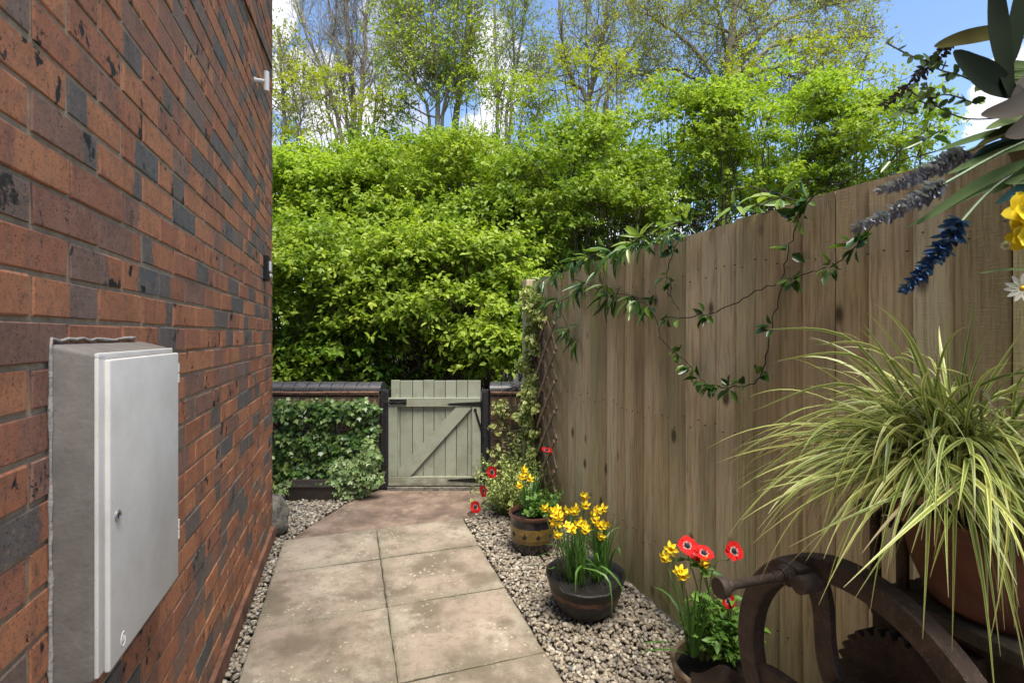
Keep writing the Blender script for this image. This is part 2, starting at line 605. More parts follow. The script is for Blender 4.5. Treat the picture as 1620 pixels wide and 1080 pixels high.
M['coping'] = plain('blue_brick_coping', (.052, .048, .05), .42, 0, .35, 30, .4, 90)
M['tile'] = plain('terracotta_creasing', (.24, .13, .08), .8, 0, .4, 40, .6, 120)
M['plinth'] = plain('red_plinth', (.17, .072, .040), .8, 0, .5, 9, .4, 80)
M['soil'] = plain('potting_soil', (.008, .006, .0042), .95, 0, .5, 60, 1.0, 140, .01)
M['earth'] = plain('woodland_floor', (.045, .04, .022), .95, 0, .5, 3, 1.0, 20, .04)
M['black_metal'] = plain('black_ironwork', (.014, .013, .013), .45, .4, .3, 60, .4, 120)
M['black_wood'] = plain('black_painted_timber', (.016, .015, .016), .55, 0, .5, 40, .6, 60, .004)
M['twig'] = plain('twig_bark', (.085, .06, .035), .85, 0, .4, 30, .4, 90)
M['stem_green'] = plain('green_stem', (.07, .13, .03), .5, 0, .25, 40, .1)
M['vine_stem'] = plain('vine_bark', (.035, .022, .016), .7, 0, .4, 50, .4, 120)
M['planter'] = plain('brown_plastic', (.045, .034, .028), .5, 0, .25, 20, .2, 60)
M['white_plastic'] = plain('white_plastic', (.62, .60, .57), .4, 0, .08, 20, .05)
M['rock'] = plain('weathered_rock', (.15, .135, .11), .95, 0, .55, 14, 1.0, 45, .02)
M['sealant'] = plain('aged_sealant', (.34, .31, .27), .75, 0, .3, 50, .7, 110, .006)
M['brass'] = plain('lock_metal', (.45, .44, .42), .35, .8, .1, 30, .1)
M['black_centre'] = plain('flower_boss', (.006, .005, .010), .7, 0, .2, 200, .8, 400)
M['lattice'] = plain('trellis_wood', (.20, .14, .088), .85, 0, .5, 40, .6, 110)
M['slate'] = plain('roof_tile', (.10, .06, .045), .8, 0, .3, 9, .6, 30, .01)
M['terracotta'] = plain('terracotta_pot', (.15, .052, .03), .6, 0, .35, 9, .3, 120)
M['clay'] = plain('weathered_clay_pot', (.24, .165, .105), .75, 0, .4, 16, .5, 90)
M['wicker'] = plain('wicker', (.10, .062, .03), .8, 0, .4, 40, .5, 80)
M['apron'] = None


@material('cast_iron_rust')
def m_iron(g):
    p = g.pos()
    c = g.ramp(g.noise(p, 26.0, 6, .7), [(.3, (.03, .021, .017)), (.55, (.068, .045, .033)), (.75, (.115, .078, .056))])
    c = g.mix(g.step(g.noise(p, 190.0, 3), .6, .75), c, (.17, .12, .085))
    h = g.math('ADD', g.noise(p, 240.0, 4, .7), g.noise(p, 50.0, 3))
    g.out(g.bsdf(c, .62, .35, g.bump(h, .45, .003)))


@material('cauldron_iron')
def m_cauldron(g):
    o = g.obj()
    p = g.pos()
    z = g.n('SeparateXYZ', Vector=o).outputs[2]
    w = g.math('MULTIPLY', g.math('SUBTRACT', g.noise(p, 18.0, 3), .5), .03)
    zz = g.math('ADD', z, w)
    band = g.math('MULTIPLY', g.step(zz, .105, .112), g.step(zz, .134, .127))
    c = g.ramp(g.noise(p, 30.0, 5, .7), [(.3, (.007, .0065, .0065)), (.7, (.018, .016, .015))])
    c = g.mix(g.math('MULTIPLY', band, g.step(g.noise(p, 20.0, 3), .3, .55)), c, (.12, .052, .028))
    g.out(g.bsdf(c, .5, .0, g.bump(g.noise(p, 120.0, 5, .7), .4, .004)))


@material('glazed_pot')
def m_glaze(g):
    o = g.obj()
    p = g.pos()
    z = g.n('SeparateXYZ', Vector=o).outputs[2]
    w = g.math('MULTIPLY', g.math('SUBTRACT', g.noise(p, 35.0, 4), .5), .014)
    zz = g.math('ADD', z, w)
    gold = g.ramp(g.noise(g.scale(p, (1, 1, 2.5)), 22.0, 5, .6), [(.3, (.085, .058, .014)), (.6, (.18, .115, .025)), (.8, (.24, .13, .03))])
    c = g.mix(g.step(zz, .078, .086), (.014, .011, .012), gold)
    line = g.math('MULTIPLY', g.step(zz, .092, .095), g.step(zz, .103, .100))
    c = g.mix(g.math('MULTIPLY', line, .7), c, (.05, .02, .012))
    c = g.mix(g.step(zz, .172, .178), c, (.012, .010, .013))
    c = g.mix(g.step(z, .222, .226), c, (.085, .034, .024))
    g.out(g.bsdf(c, .25, 0, g.bump(g.noise(p, 60.0, 4), .15, .004), .5, .35))


@material('fence_wood')
def m_fence(g):
    p = g.pos()
    t = g.attr('tint')
    off = g.n('CombineXYZ', X=g.math('MULTIPLY', t, 17.3), Y=g.math('MULTIPLY', t, 9.1), Z=g.math('MULTIPLY', t, 31.0)).outputs[0]
    q = g.vmath('ADD', p, off)
    wob = g.noise(g.scale(q, (3, 3, 1.2)), 2.0, 3)
    qs = g.vmath('ADD', g.scale(q, (1, 1, .035)), g.n('CombineXYZ', X=g.math('MULTIPLY', wob, .05), Y=0.0, Z=0.0).outputs[0])
    grain = g.noise(qs, 95.0, 6, .65)
    broad = g.noise(g.scale(q, (1, 1, .12)), 9.0, 4)
    c = g.ramp(t, [(0, (.27, .20, .11)), (.2, (.50, .40, .24)), (.4, (.36, .28, .155)), (.6, (.60, .50, .32)), (.8, (.50, .43, .28)), (1, (.40, .345, .18))])
    c = g.mix(g.step(grain, .33, .58), g.mix(1.0, c, (.68, .64, .60), 'MULTIPLY'), c)
    c = g.mix(g.math('MULTIPLY', g.step(broad, .45, .7), .5), c, g.mix(1.0, c, (1.25, 1.18, 1.05), 'MULTIPLY'))
    vor = g.n('TexVoronoi', Vector=g.scale(q, (1, 1, .55)), Scale=6.5)
    knot = g.math('MULTIPLY', g.step(vor.outputs['Distance'], .17, .06), g.step(g.n('SeparateColor', Color=vor.outputs['Color']).outputs[0], .42, .46))
    c = g.mix(g.math('MULTIPLY', knot, .85), c, (.035, .02, .012))
    green = g.noise(g.scale(q, (1, 1, .22)), 3.2, 4)
    z = g.n('SeparateXYZ', Vector=p).outputs[2]
    low = g.math('MULTIPLY', g.step(g.math('ADD', z, g.math('MULTIPLY', g.math('SUBTRACT', g.noise(g.scale(q, (1, 1, .3)), 12.0, 4), .5), .5)), .5, 0.0), .65)
    gm = g.math('ADD', g.math('MULTIPLY', g.step(green, .50, .68), .38), low, True)
    c = g.mix(gm, c, (.125, .13, .045))
    saw = g.noise(g.scale(q, (.15, .15, 1)), 260.0, 2)
    h = g.math('ADD', g.math('MULTIPLY', grain, 1.0), g.math('MULTIPLY', saw, .35))
    g.out(g.bsdf(c, .85, 0, g.bump(h, .55, .004), .3))


@material('sage_painted_wood')
def m_gate(g):
    p = g.pos()
    t = g.attr('tint')
    vert = g.attr('vert')
    q = g.vmath('ADD', p, g.n('CombineXYZ', X=g.math('MULTIPLY', t, 7.0), Y=0.0, Z=g.math('MULTIPLY', t, 5.0)).outputs[0])
    ga = g.noise(g.scale(q, (1, 1, .05)), 110.0, 5, .65)
    gb = g.noise(g.scale(q, (.05, 1, 1)), 110.0, 5, .65)
    gr = g.math('ADD', g.math('MULTIPLY', ga, vert), g.math('MULTIPLY', gb, g.math('SUBTRACT', 1.0, vert)))
    c = g.mix(t, (.26, .275, .205), (.315, .325, .25))
    c = g.mix(g.math('MULTIPLY', g.step(g.noise(q, 7.0, 5, .65), .42, .68), .55), c, (.20, .195, .125))
    c = g.mix(g.math('MULTIPLY', g.step(gr, .64, .74), .55), c, (.09, .085, .06))
    z = g.n('SeparateXYZ', Vector=p).outputs[2]
    dirt = g.math('MULTIPLY', g.step(z, .22, .0), g.step(g.noise(p, 14.0, 4), .3, .6))
    c = g.mix(g.math('MULTIPLY', dirt, .7), c, (.085, .075, .045))
    saw = g.noise(g.scale(q, (.2, 1, 1)), 150.0, 2)
    g.out(g.bsdf(c, .7, 0, g.bump(g.math('ADD', gr, g.math('MULTIPLY', saw, .5)), .5, .003), .35))


@material('paving_concrete')
def m_slab(g):
    p = g.pos()
    t = g.attr('tint')
    ed = g.attr('rim')
    c = g.mix(t, (.275, .218, .166), (.305, .25, .198))
    c = g.mix(g.math('MULTIPLY', g.step(g.noise(p, 3.4, 6, .6), .42, .62), .85), c, (.125, .097, .068))
    c = g.mix(g.math('MULTIPLY', g.step(g.noise(g.vmath('ADD', p, (6, 1, 0)), 1.9, 7, .68), .52, .62), .55), c, (.40, .35, .27))
    c = g.mix(g.math('MULTIPLY', g.step(g.noise(p, 24.0, 6, .7), .48, .66), .45), c, (.13, .10, .07))
    c = g.mix(g.math('MULTIPLY', g.step(g.noise(g.vmath('ADD', p, (5, 2, 0)), 2.2, 5, .6), .5, .72), .6), c, (.33, .285, .21))
    moss = g.math('MULTIPLY', g.step(g.noise(g.vmath('ADD', p, (1, 8, 0)), 4.5, 5), .54, .7), .18)
    c = g.mix(moss, c, (.13, .13, .065))
    big = g.step(g.noise(g.vmath('ADD', p, (2, 5, 0)), 3.0, 3), .46, .55)
    v = g.n('TexVoronoi', Vector=g.vmath('ADD', p, g.scale(g.n('TexNoise', Vector=p, Scale=45.0).outputs['Color'], (.035, .035, 0))), Scale=38.0)
    rsel = g.n('SeparateColor', Color=v.outputs['Color']).outputs[0]
    spot = g.math('MULTIPLY', g.step(v.outputs['Distance'], .30, .2), g.step(rsel, .45, .5))
    spot = g.math('MULTIPLY', spot, g.math('MAXIMUM', big, g.math('MULTIPLY', ed, .6)))
    c = g.mix(g.math('MULTIPLY', spot, .75), c, (.42, .39, .29))
    dust = g.math('MULTIPLY', g.step(g.noise(p, 90.0, 4, .7), .46, .6), g.math('MULTIPLY', ed, g.step(g.noise(p, 2.6, 3), .42, .58)))
    c = g.mix(g.math('MULTIPLY', dust, .6), c, (.36, .325, .25))
    crack = g.step(g.math('ABSOLUTE', g.math('SUBTRACT', g.noise(p, 1.7, 6, .6), .5)), .004, .0)
    c = g.mix(g.math('MULTIPLY', ed, .35), c, (.09, .085, .05))
    c = g.mix(g.math('MULTIPLY', g.step(g.noise(p, 190.0, 4, .75), .52, .68), .6), c, (.08, .065, .045))
    h = g.math('ADD', g.noise(p, 180.0, 5, .7), g.math('MULTIPLY', g.noise(p, 14.0, 4), 1.2))
    g.out(g.bsdf(c, .85, 0, g.bump(h, .5, .004), .3))


@material('red_concrete')
def m_apron(g):
    p = g.pos()
    c = g.ramp(g.noise(p, 5.0, 6, .65), [(.32, (.08, .057, .042)), (.5, (.15, .105, .077)), (.66, (.235, .172, .13))])
    c = g.mix(g.math('MULTIPLY', g.step(g.noise(g.vmath('ADD', p, (4, 4, 0)), 9.0, 5, .7), .52, .68), .5), c, (.32, .25, .19))
    c = g.mix(g.math('MULTIPLY', g.step(g.noise(p, 120.0, 4, .7), .5, .66), .6), c, (.07, .05, .035))
    g.out(g.bsdf(c, .88, 0, g.bump(g.math('ADD', g.noise(p, 140.0, 5, .7), g.noise(p, 18.0, 3)), .7, .006), .3))


@material('gravel_stone')
def m_gravel(g):
    t = g.attr('tint')
    p = g.pos()
    c = g.ramp(t, [(0, (.095, .08, .065)), (.2, (.205, .17, .125)), (.45, (.30, .255, .19)), (.65, (.21, .18, .145)), (.8, (.37, .315, .235)), (.93, (.45, .41, .34)), (1, (.12, .12, .122))])
    c = g.mix(g.math('MULTIPLY', g.step(g.noise(p, 130.0, 4), .45, .65), .5), c, g.mix(1.0, c, (.6, .57, .5), 'MULTIPLY'))
    g.out(g.bsdf(c, .85, 0, g.bump(g.noise(p, 200.0, 3), .4, .003), .3))


@material('gravel_bed')
def m_bed(g):
    p = g.pos()
    v = g.n('TexVoronoi', Vector=p, Scale=48.0)
    c = g.mix(.75, g.n('SeparateColor', Color=v.outputs['Color']).outputs[0], (.12, .10, .075))
    g.out(g.bsdf(g.mix(1.0, c, (.35, .3, .24), 'MULTIPLY'), .95, 0, g.bump(v.outputs['Distance'], 1.0, .01), .2))


@material('box_grp')
def m_box(g):
    p = g.pos()
    c = g.ramp(g.noise(p, 6.0, 6, .65), [(.3, (.60, .56, .495)), (.55, (.70, .66, .59)), (.75, (.76, .72, .65))])
    drip = g.noise(g.scale(p, (1, 1, .12)), 26.0, 4)
    c = g.mix(g.math('MULTIPLY', g.step(drip, .58, .75), .14), c, (.30, .28, .25))
    c = g.mix(g.math('MULTIPLY', g.step(g.noise(p, 160.0, 3), .68, .74), .5), c, (.2, .18, .15))
    g.out(g.bsdf(c, .8, 0, g.bump(g.noise(p, 90.0, 4), .12, .002), .25))


@material('box_grp_shade_grime')
def m_box_shade_grime(g):  # darker than the door: the box side's shade painted in, over some grime
    p = g.pos()
    c = g.ramp(g.noise(p, 9.0, 6, .7), [(.3, (.14, .122, .10)), (.55, (.205, .18, .15)), (.75, (.29, .262, .222))])
    c = g.mix(g.math('MULTIPLY', g.step(g.noise(p, 140.0, 4), .6, .72), .5), c, (.12, .10, .08))
    g.out(g.bsdf(c, .75, 0, g.bump(g.noise(p, 120.0, 4), .3, .003)))


@material('tree_bark')
def m_bark(g):
    p = g.pos()
    q = g.scale(p, (1, 1, .35))
    c = g.ramp(g.noise(q, 9.0, 6, .7), [(.3, (.12, .095, .062)), (.5, (.26, .215, .145)), (.7, (.42, .36, .27))])
    c = g.mix(g.math('MULTIPLY', g.step(g.noise(p, 2.5, 4), .5, .7), .5), c, (.17, .18, .08))
    g.out(g.bsdf(c, .9, 0, g.bump(g.noise(q, 30.0, 5, .7), .7, .02)))


@material('pale_bark')
def m_pbark(g):
    p = g.pos()
    c = g.ramp(g.noise(g.scale(p, (1, 1, 2.2)), 6.0, 6, .7), [(.3, (.10, .085, .06)), (.5, (.26, .23, .17)), (.7, (.42, .38, .3))])
    g.out(g.bsdf(c, .85, 0, g.bump(g.noise(p, 30.0, 5, .7), .5, .02)))


# ------------------------------------------------------------------ ground
mb = MB()
nx = 60
ext = 400.0
xs = np.sign(np.linspace(-1, 1, nx)) * (np.abs(np.linspace(-1, 1, nx)) ** 3) * ext
vs, fs = [], []
for y in xs:
    for x in xs:
        vs.append((x, y, -0.035 + (0.25 * math.sin(x * .3) * math.sin(y * .21) if y > 9 else 0.0)))
for j in range(nx - 1):
    for i in range(nx - 1):
        fs.append((j * nx + i, j * nx + i + 1, (j + 1) * nx + i + 1, (j + 1) * nx + i))
mb.add(vs, fs)
kind(mb.build('ground', M['earth'], smooth=True), 'structure')

# gravel base sheet inside the yard
mb = MB()
yard = [uv(-3.0, WALL_V, -.028), uv(-3.0, FENCE_V, -.028), uv(3.9, FENCE_V, -.028), np.array([.35, 4.28, -.028]), np.array([-2.8, 4.28, -.028]), np.array([-3.2, 3.0, -.028])]
mb.add(yard, [tuple(range(6))])
kind(mb.build('gravel_base', m_bed), 'structure')

# ------------------------------------------------------------------ paving slabs
jl = [3.56, 3.08, 2.52, 1.95, 1.35, .75, .15, -.45, -1.05, -1.65]
mb = MB()
for j in range(len(jl) - 1):
    for v0, v1 in ((-.415, .178), (.178, .792)):
        u1, u0 = jl[j], jl[j + 1]
        dv = random.uniform(-.004, .004)
        n = 14
        gap = .0028
        top = .006 + random.uniform(-.003, .003)
        sk = random.uniform(-.003, .003)
        vs, fs, rim = [], [], []
        for b in range(n + 1):
            for a in range(n + 1):
                fa, fb = a / n, b / n
                # denser toward the margins
                sa = .5 - .5 * math.cos(math.pi * fa)
                sb = .5 - .5 * math.cos(math.pi * fb)
                uu = u0 + 2.0 * gap + (u1 - u0 - 4.0 * gap) * sb
                vv = v0 + gap + (v1 - v0 - 2 * gap) * sa
                if a in (0, n):
                    vv += random.uniform(-.0025, .0025)
                if b in (0, n):
                    uu += random.uniform(-.0025, .0025)
                z = top + sk * (sa - .5) - (.005 if a in (0, n) or b in (0, n) else 0)
                vs.append(uv(uu, vv, z))
                m = min(sa * (v1 - v0), (1 - sa) * (v1 - v0), sb * (u1 - u0), (1 - sb) * (u1 - u0))
                rim.append(max(0.0, 1 - m / .06))
        for b in range(n):
            for a in range(n):
                i = b * (n + 1) + a
                fs.append((i, i + n + 1, i + n + 2, i + 1))
        ring = [a for a in range(n + 1)] + [b * (n + 1) + n for b in range(1, n + 1)] + [n * (n + 1) + a for a in range(n - 1, -1, -1)] + [b * (n + 1) for b in range(n - 1, 0, -1)]
        base = len(vs)
        for i in ring:
            q = vs[i].copy()
            q[2] = -.03
            vs.append(q)
            rim.append(1)
        for k in range(len(ring)):
            k2 = (k + 1) % len(ring)
            fs.append((ring[k], ring[k2], base + k2, base + k))
        mb.add(vs, fs, tint=random.random(), rim=rim)
kind(mb.build('path', m_slab), 'structure')

mb = MB()
mb.add([uv(-1.6, -.412, -.002), uv(-1.6, .789, -.002), uv(3.555, .789, -.002), uv(3.555, -.412, -.002)], [(0, 1, 2, 3)])
kind(mb.build('path_joints', M['earth']), 'structure')
# red concrete apron in front of the gate
ap = [G(462, 852), G(597, 841), G(732, 822), G(747, 822), G(738, 812), G(775, 786), np.array([.28, 4.3, 0]), np.array([-1.16, 4.3, 0]), G(560, 790), G(538, 803), G(500, 826)]
bm = bmesh.new()
bv = [bm.verts.new((p[0], p[1], .0)) for p in ap]
f_ = bm.faces.new(bv)
r_ = bmesh.ops.extrude_face_region(bm, geom=[f_])
bmesh.ops.translate(bm, vec=(0, 0, -.04), verts=[e for e in r_['geom'] if isinstance(e, bmesh.types.BMVert)])
bmesh.ops.recalc_face_normals(bm, faces=bm.faces)
mb = MB()
mb.add_bm(bm)
kind(mb.build('pavement', m_apron), 'structure')

# ------------------------------------------------------------------ gravel
ico = bmesh.new()
bmesh.ops.create_icosphere(ico, subdivisions=1, radius=1.0)
ico.verts.index_update()
ICO_V = np.array([w.co[:] for w in ico.verts])
ICO_F = [tuple(w.index for w in q.verts) for q in ico.faces]
ico.free()


def gravel(name, pts, smin, smax):
    n = len(pts)
    V = np.repeat(ICO_V[None], n, 0) * (1 + RNG.uniform(-.34, .30, (n, len(ICO_V), 1)))
    s = RNG.uniform(smin, smax, (n, 1)) * np.stack([RNG.uniform(.8, 1.3, n), RNG.uniform(.6, 1.0, n), RNG.uniform(.4, .7, n)], 1)
    V = V * s[:, None, :]
    a = rdir(n)
    q = norm(np.concatenate([np.cos(RNG.uniform(0, 6.28, (n, 1)) / 2), a * np.sin(RNG.uniform(0, 6.28, (n, 1)) / 2) * np.array([.35, .35, 1.0])], 1))
    w, x, y, z = q.T
    Rm = np.stack([np.stack([1 - 2 * (y * y + z * z), 2 * (x * y - z * w), 2 * (x * z + y * w)], 1),
                   np.stack([2 * (x * y + z * w), 1 - 2 * (x * x + z * z), 2 * (y * z - x * w)], 1),
                   np.stack([2 * (x * z - y * w), 2 * (y * z + x * w), 1 - 2 * (x * x + y * y)], 1)], 1)
    V = np.einsum('nij,nkj->nki', Rm, V) + pts[:, None, :]
    k = len(ICO_V)
    me = bpy.data.meshes.new(name)
    me.vertices.add(n * k)
    me.vertices.foreach_set('co', V.astype(np.float32).ravel())
    idx = ((np.arange(n) * k)[:, None] + np.array(ICO_F).ravel()[None]).ravel()
    me.loops.add(len(idx))
    me.loops.foreach_set('vertex_index', idx.astype(np.int32))
    me.polygons.add(n * len(ICO_F))
    me.polygons.foreach_set('loop_start', (np.arange(n * len(ICO_F)) * 3).astype(np.int32))
    me.materials.append(m_gravel)
    at = me.attributes.new('tint', 'FLOAT', 'POINT')
    at.data.foreach_set('value', np.repeat(RNG.random(n), k).astype(np.float32))
    me.update(calc_edges=True)
    return kind(link(name, me), 'stuff')


def inside(poly, x, y):
    r = np.zeros(len(x), bool)
    n = len(poly)
    for i in range(n):
        x0, y0 = poly[i][:2]
        x1, y1 = poly[(i + 1) % n][:2]
        c = ((y0 > y) != (y1 > y)) & (x < (x1 - x0) * (y - y0) / (y1 - y0 + 1e-12) + x0)
        r ^= c
    return r


def scatter(poly, dens, zlo, zhi):
    poly = [np.asarray(p) for p in poly]
    lo = np.min([p[:2] for p in poly], 0)
    hi = np.max([p[:2] for p in poly], 0)
    n = int(dens * (hi - lo).prod())
    x, y = RNG.uniform(lo[0], hi[0], n), RNG.uniform(lo[1], hi[1], n)
    k = inside(poly, x, y)
    x, y = x[k], y[k]
    return np.stack([x, y, RNG.uniform(zlo, zhi, len(x))], 1)


right = [uv(.1, .80), uv(.1, 1.445), uv(3.45, 1.445), G(905, 818), G(850, 800), G(775, 790), G(745, 822), uv(3.56, .80)]
gravel('gravel', scatter(right, 7200, -.022, .010), .0085, .0165)
gravel('gravel', scatter([uv(.8, -.483), uv(.8, -.42), uv(3.62, -.42), uv(3.62, -.483)], 7200, -.022, .006), .0085, .016)
gravel('gravel', scatter([uv(3.62, -.55), uv(3.60, -.41), G(466, 849), G(500, 823), G(538, 800), G(566, 787), np.array([-1.2, 4.26, 0]), np.array([-2.2, 4.26, 0]), np.array([-2.2, 3.4, 0])], 6500, -.022, .008), .009, .017)

# ------------------------------------------------------------------ house
house = thing('brick_house', uv(3.61, WALL_V, 0), 'red and blue-grey brick house wall rising at the left of the path', 'house')
BH, BL, JT = .065, .215, .010
PAL_W = [0.0, .1, .18, .3, .42, .55, .7, .85, 1.0]


def brick_courses(mb, org, along, out, length, height, mi=0, z0=.0, simple=False):
    """stretcher bond of separate bevelled bricks over a recessed mortar bed"""
    rows = int(height / (BH + JT))
    for r in range(rows):
        z = z0 + r * (BH + JT)
        x = -(BL + JT) * (.5 if r % 2 else 0) + random.uniform(-.004, .004)
        while x < length - .02:
            a, b = max(x, 0.0), min(x + BL, length)
            x += BL + JT
            if b - a < .02:
                continue
            pr = random.uniform(-.0018, .0018)
            bv = .0022
            jz = random.uniform(-.0015, .0015)
            vs = []
            for dp, ins in ((-.03, 0), (.0 - bv + pr, 0), (pr, bv)):
                for s, zz in ((a + ins, z + ins), (b - ins, z + ins), (b - ins, z + BH - ins), (a + ins, z + BH - ins)):
                    vs.append(org + along * (s + random.uniform(-.002, .002)) + out * (dp + random.uniform(-.0006, .0006)) + UP * (zz + jz + random.uniform(-.0018, .0018)))
            fs = [(8, 9, 10, 11)]
            for q in (0, 4):
                for k in range(4):
                    k2 = (k + 1) % 4
                    fs.append((q + k, q + k2, q + 4 + k2, q + 4 + k))
            if random.random() < .74:
                ka = random.choice([0, .05, .12, .18, .25, .32, .45, .5])
            else:
                ka = random.choice([.55, .65, .75, .85, 1.0])
            kb = ka
            sp = 2.0
            if random.random() < .68:
                kb = random.choice([0, .1, .2, .3, .45, .6, .8, 1.0])
                sp = random.choice([.3, .38, .5, .62, .7, .75])
            uu = [((v - org) @ along - a) / max(b - a, .1) for v in vs]
            mb.add(vs, fs, mi, kind_a=ka, kind_b=kb, split=sp, speck=random.choice([0, .3, .7, .9, 1.0]), tint=random.random(), bu=uu)


mb = MB()
U0 = -2.6
brick_courses(mb, uv(U0, WALL_V, .03), DW, NW, 3.61 - U0, 3.9)
e1 = uv(3.61, WALL_V, .03)
brick_courses(mb, e1, -NW, DW, 5.5, 3.9)
mb.add([uv(U0, WALL_V - .0036, 0), uv(3.6064, WALL_V - .0036, 0), uv(3.6064, WALL_V - .0036, 3.95), uv(U0, WALL_V - .0036, 3.95)], [(0, 1, 2, 3)], 1)
mb.add([uv(3.6064, WALL_V - .0036, 0), uv(3.6064, -6.0, 0), uv(3.6064, -6.0, 3.95), uv(3.6064, WALL_V - .0036, 3.95)], [(0, 1, 2, 3)], 1)
mb.add([uv(U0, -6, 0), uv(3.6064, -6, 0), uv(3.6064, -6, 3.95), uv(U0, -6, 3.95)], [(3, 2, 1, 0)], 1)
mb.add([uv(U0, WALL_V - .0036, 0), uv(U0, -6, 0), uv(U0, -6, 3.95), uv(U0, WALL_V - .0036, 3.95)], [(3, 2, 1, 0)], 1)
mb.build('wall', [m_brick, m_mortar], house)
mb = MB()
mb.box(uv((U0 + 3.61) / 2, WALL_V + .004, .045), .03, 3.61 - U0 + .01, .09, (NW, DW, UP), .004)
mb.build('plinth', M['plinth'], house)
mb = MB()
rp = [(-6.3, 3.93), (-3.25, 5.5), (-.40, 3.93), (-.40, 4.05), (-3.25, 5.65), (-6.3, 4.05)]
mb.prism(rp, U0 - .1, 3.72, 0, (NW, UP, DW))
mb.build('roof', M['slate'], house)
mb = MB()
cb = [PV(372, -40, WALL_V + .006), PV(390, 8, WALL_V + .006), PV(412, 62, WALL_V + .006), PV(424, 92, WALL_V + .006), PV(430.0, 108, WALL_V + .006)]
mb.tube(cb, .005, 6)
mb.build('cable', M['black_metal'], house)
mb = MB()
s_ = uv(2.948, WALL_V - .01, 2.718)
mb.tube([s_, s_ + NW * .02], [.016, .016], 14)
mb.tube([s_ + NW * .02, s_ + NW * .062], [.0125, .0125], 14)
mb.tube([s_ + NW * .07 + UP * .055, s_ + NW * .07 - UP * .05], [.0145, .0145], 14)
mb.build('overflow_pipe', M['white_plastic'], house, smooth=40)
mb = MB()
c_ = uv(3.277, WALL_V, 1.752)
mb.box(c_ + NW * .012, .03, .085, .15, (NW, DW, UP), .006)
sk = mb.build('wall_socket', M['black_metal'], house)
mb = MB()
mb.box(c_ + NW * .034 + UP * .01, .012, .04, .06, (NW, DW, UP), .004)
mb.box(c_ + NW * .038 - UP * .045, .012, .05, .02, (NW, DW, UP), .004)
mb.build('switch', M['white_plastic'], sk)

# ------------------------------------------------------------------ meter box
AXW = (DW, NW, UP)
bx0, bx1, bz0, bz1 = 1.047, 1.44, .745, 1.318
vF = -.424
box = thing('meter_box', uv(1.24, WALL_V, .745), 'off-white weathered meter box fixed to the house wall at lower left', 'meter box')


def shell(mb, x0, x1, z0, z1, v0, v1, bev, slope=0.0):
    bm = bmesh.new()
    bmesh.ops.create_cube(bm, size=1.0)
    for w in bm.verts:
        back = w.co.y < 0
        x = x0 if w.co.x < 0 else x1
        z = z0 if w.co.z < 0 else (z1 + (slope if back else 0))
        w.co = Vector((x, v0 if back else v1, z))
    bmesh.ops.bevel(bm, geom=bm.edges[:], offset=bev, segments=3, affect='EDGES', profile=.5)
    mb.add_bm(bm, (0, 0, 0), AXW)


mb = MB()
shell(mb, bx0, bx1, bz0 - .006, bz1, WALL_V - .02, vF, .009, .022)
mb.build('housing', m_box_shade_grime, box, smooth=50)
mb = MB()
mb.box(uv(bx0 + .004 + .012, vF + .001, (bz0 + bz1) / 2 - .004), .024, .008, bz1 - bz0 - .01, AXW, .003)
mb.box(uv((bx0 + bx1) / 2, vF + .001, bz1 - .006), bx1 - bx0 - .01, .008, .012, AXW, .003)
mb.build('door_frame', m_box, box, smooth=50)
mb = MB()
dx0, dx1, dz0, dz1 = bx0 + .024, bx1 + .006, .742, 1.306
shell(mb, dx0, dx1, dz0, dz1, vF + .004, vF + .014, .0035)
door = mb.build('door', m_box, box, smooth=50)
for zc in (1.255, .86):
    mb = MB()
    for k in (-.013, .013):
        mb.tube([uv(bx1 + .010, vF + .010, zc + k - .011), uv(bx1 + .010, vF + .010, zc + k + .011)], .005, 8)
    mb.box(uv(bx1 + .004, vF + .006, zc), .016, .006, .05, AXW, .002)
    mb.build('hinge', m_box, door)
mb = MB()
lc = uv(1.0988, vF + .014, 1.016)
mb.lathe([(.0105, 0), (.0105, .003), (.008, .0045), (.0065, .003), (.0065, .002), (0, .002)], 24, lc, ax=(DW, UP, NW))
lock = mb.build('lock', M['brass'], door, smooth=40)
mb = MB()
mb.box(lc + NW * .0022, .003, .002, .008, AXW, .0)
mb.build('keyhole', M['black_metal'], lock)
mb = MB()
ec = uv(1.1248, vF + .014, .772)
ring = [ec + DW * (.010 * math.cos(a)) + UP * (.013 * math.sin(a)) for a in np.linspace(0, 2 * math.pi, 25)]
mb.tube(ring, .0012, 6, cap=False)
mb.tube([ec + UP * .006 + DW * .001, ec + DW * .003, ec - DW * .003, ec - UP * .006 + DW * .001], .0012, 6)
mb.build('emblem', m_box, door, smooth=True)
mb = MB()
pth = []
for k in range(24):
    pth.append(uv(bx0 - .003 + random.uniform(-.0015, .0015), WALL_V + .003, bz0 - .02 + (bz1 + .03 - bz0) * k / 23))
for k in range(14):
    pth.append(uv(bx0 + (bx1 - .05 - bx0) * k / 13, WALL_V + .003, bz1 + .024 + random.uniform(-.003, .003)))
mb.tube(pth, [random.uniform(.002, .0045) for _ in pth], 8)
mb.build('sealant', M['sealant'], box, smooth=True)

# ------------------------------------------------------------------ rock at the house corner
bm = bmesh.new()
bmesh.ops.create_icosphere(bm, subdivisions=4, radius=1.0)
from mathutils import noise as mnoise
for w in bm.verts:
    n = mnoise.fractal(w.co * 1.6 + Vector((3, 1, 5)), 0.9, 2.0, 5)
    w.co = w.co * (1 + .22 * n)
    w.co = Vector((w.co.x * .125, w.co.y * .13, max(w.co.z, -.7) * .17 + .115))
mb = MB()
mb.add_bm(bm, (0, 0, 0))
rock = mb.build('rock', M['rock'], smooth=True)
rock.location = Vector(uv(3.70, -.535, 0))
tag(rock, 'rough grey rock standing on gravel at the foot of the house corner', 'rock')

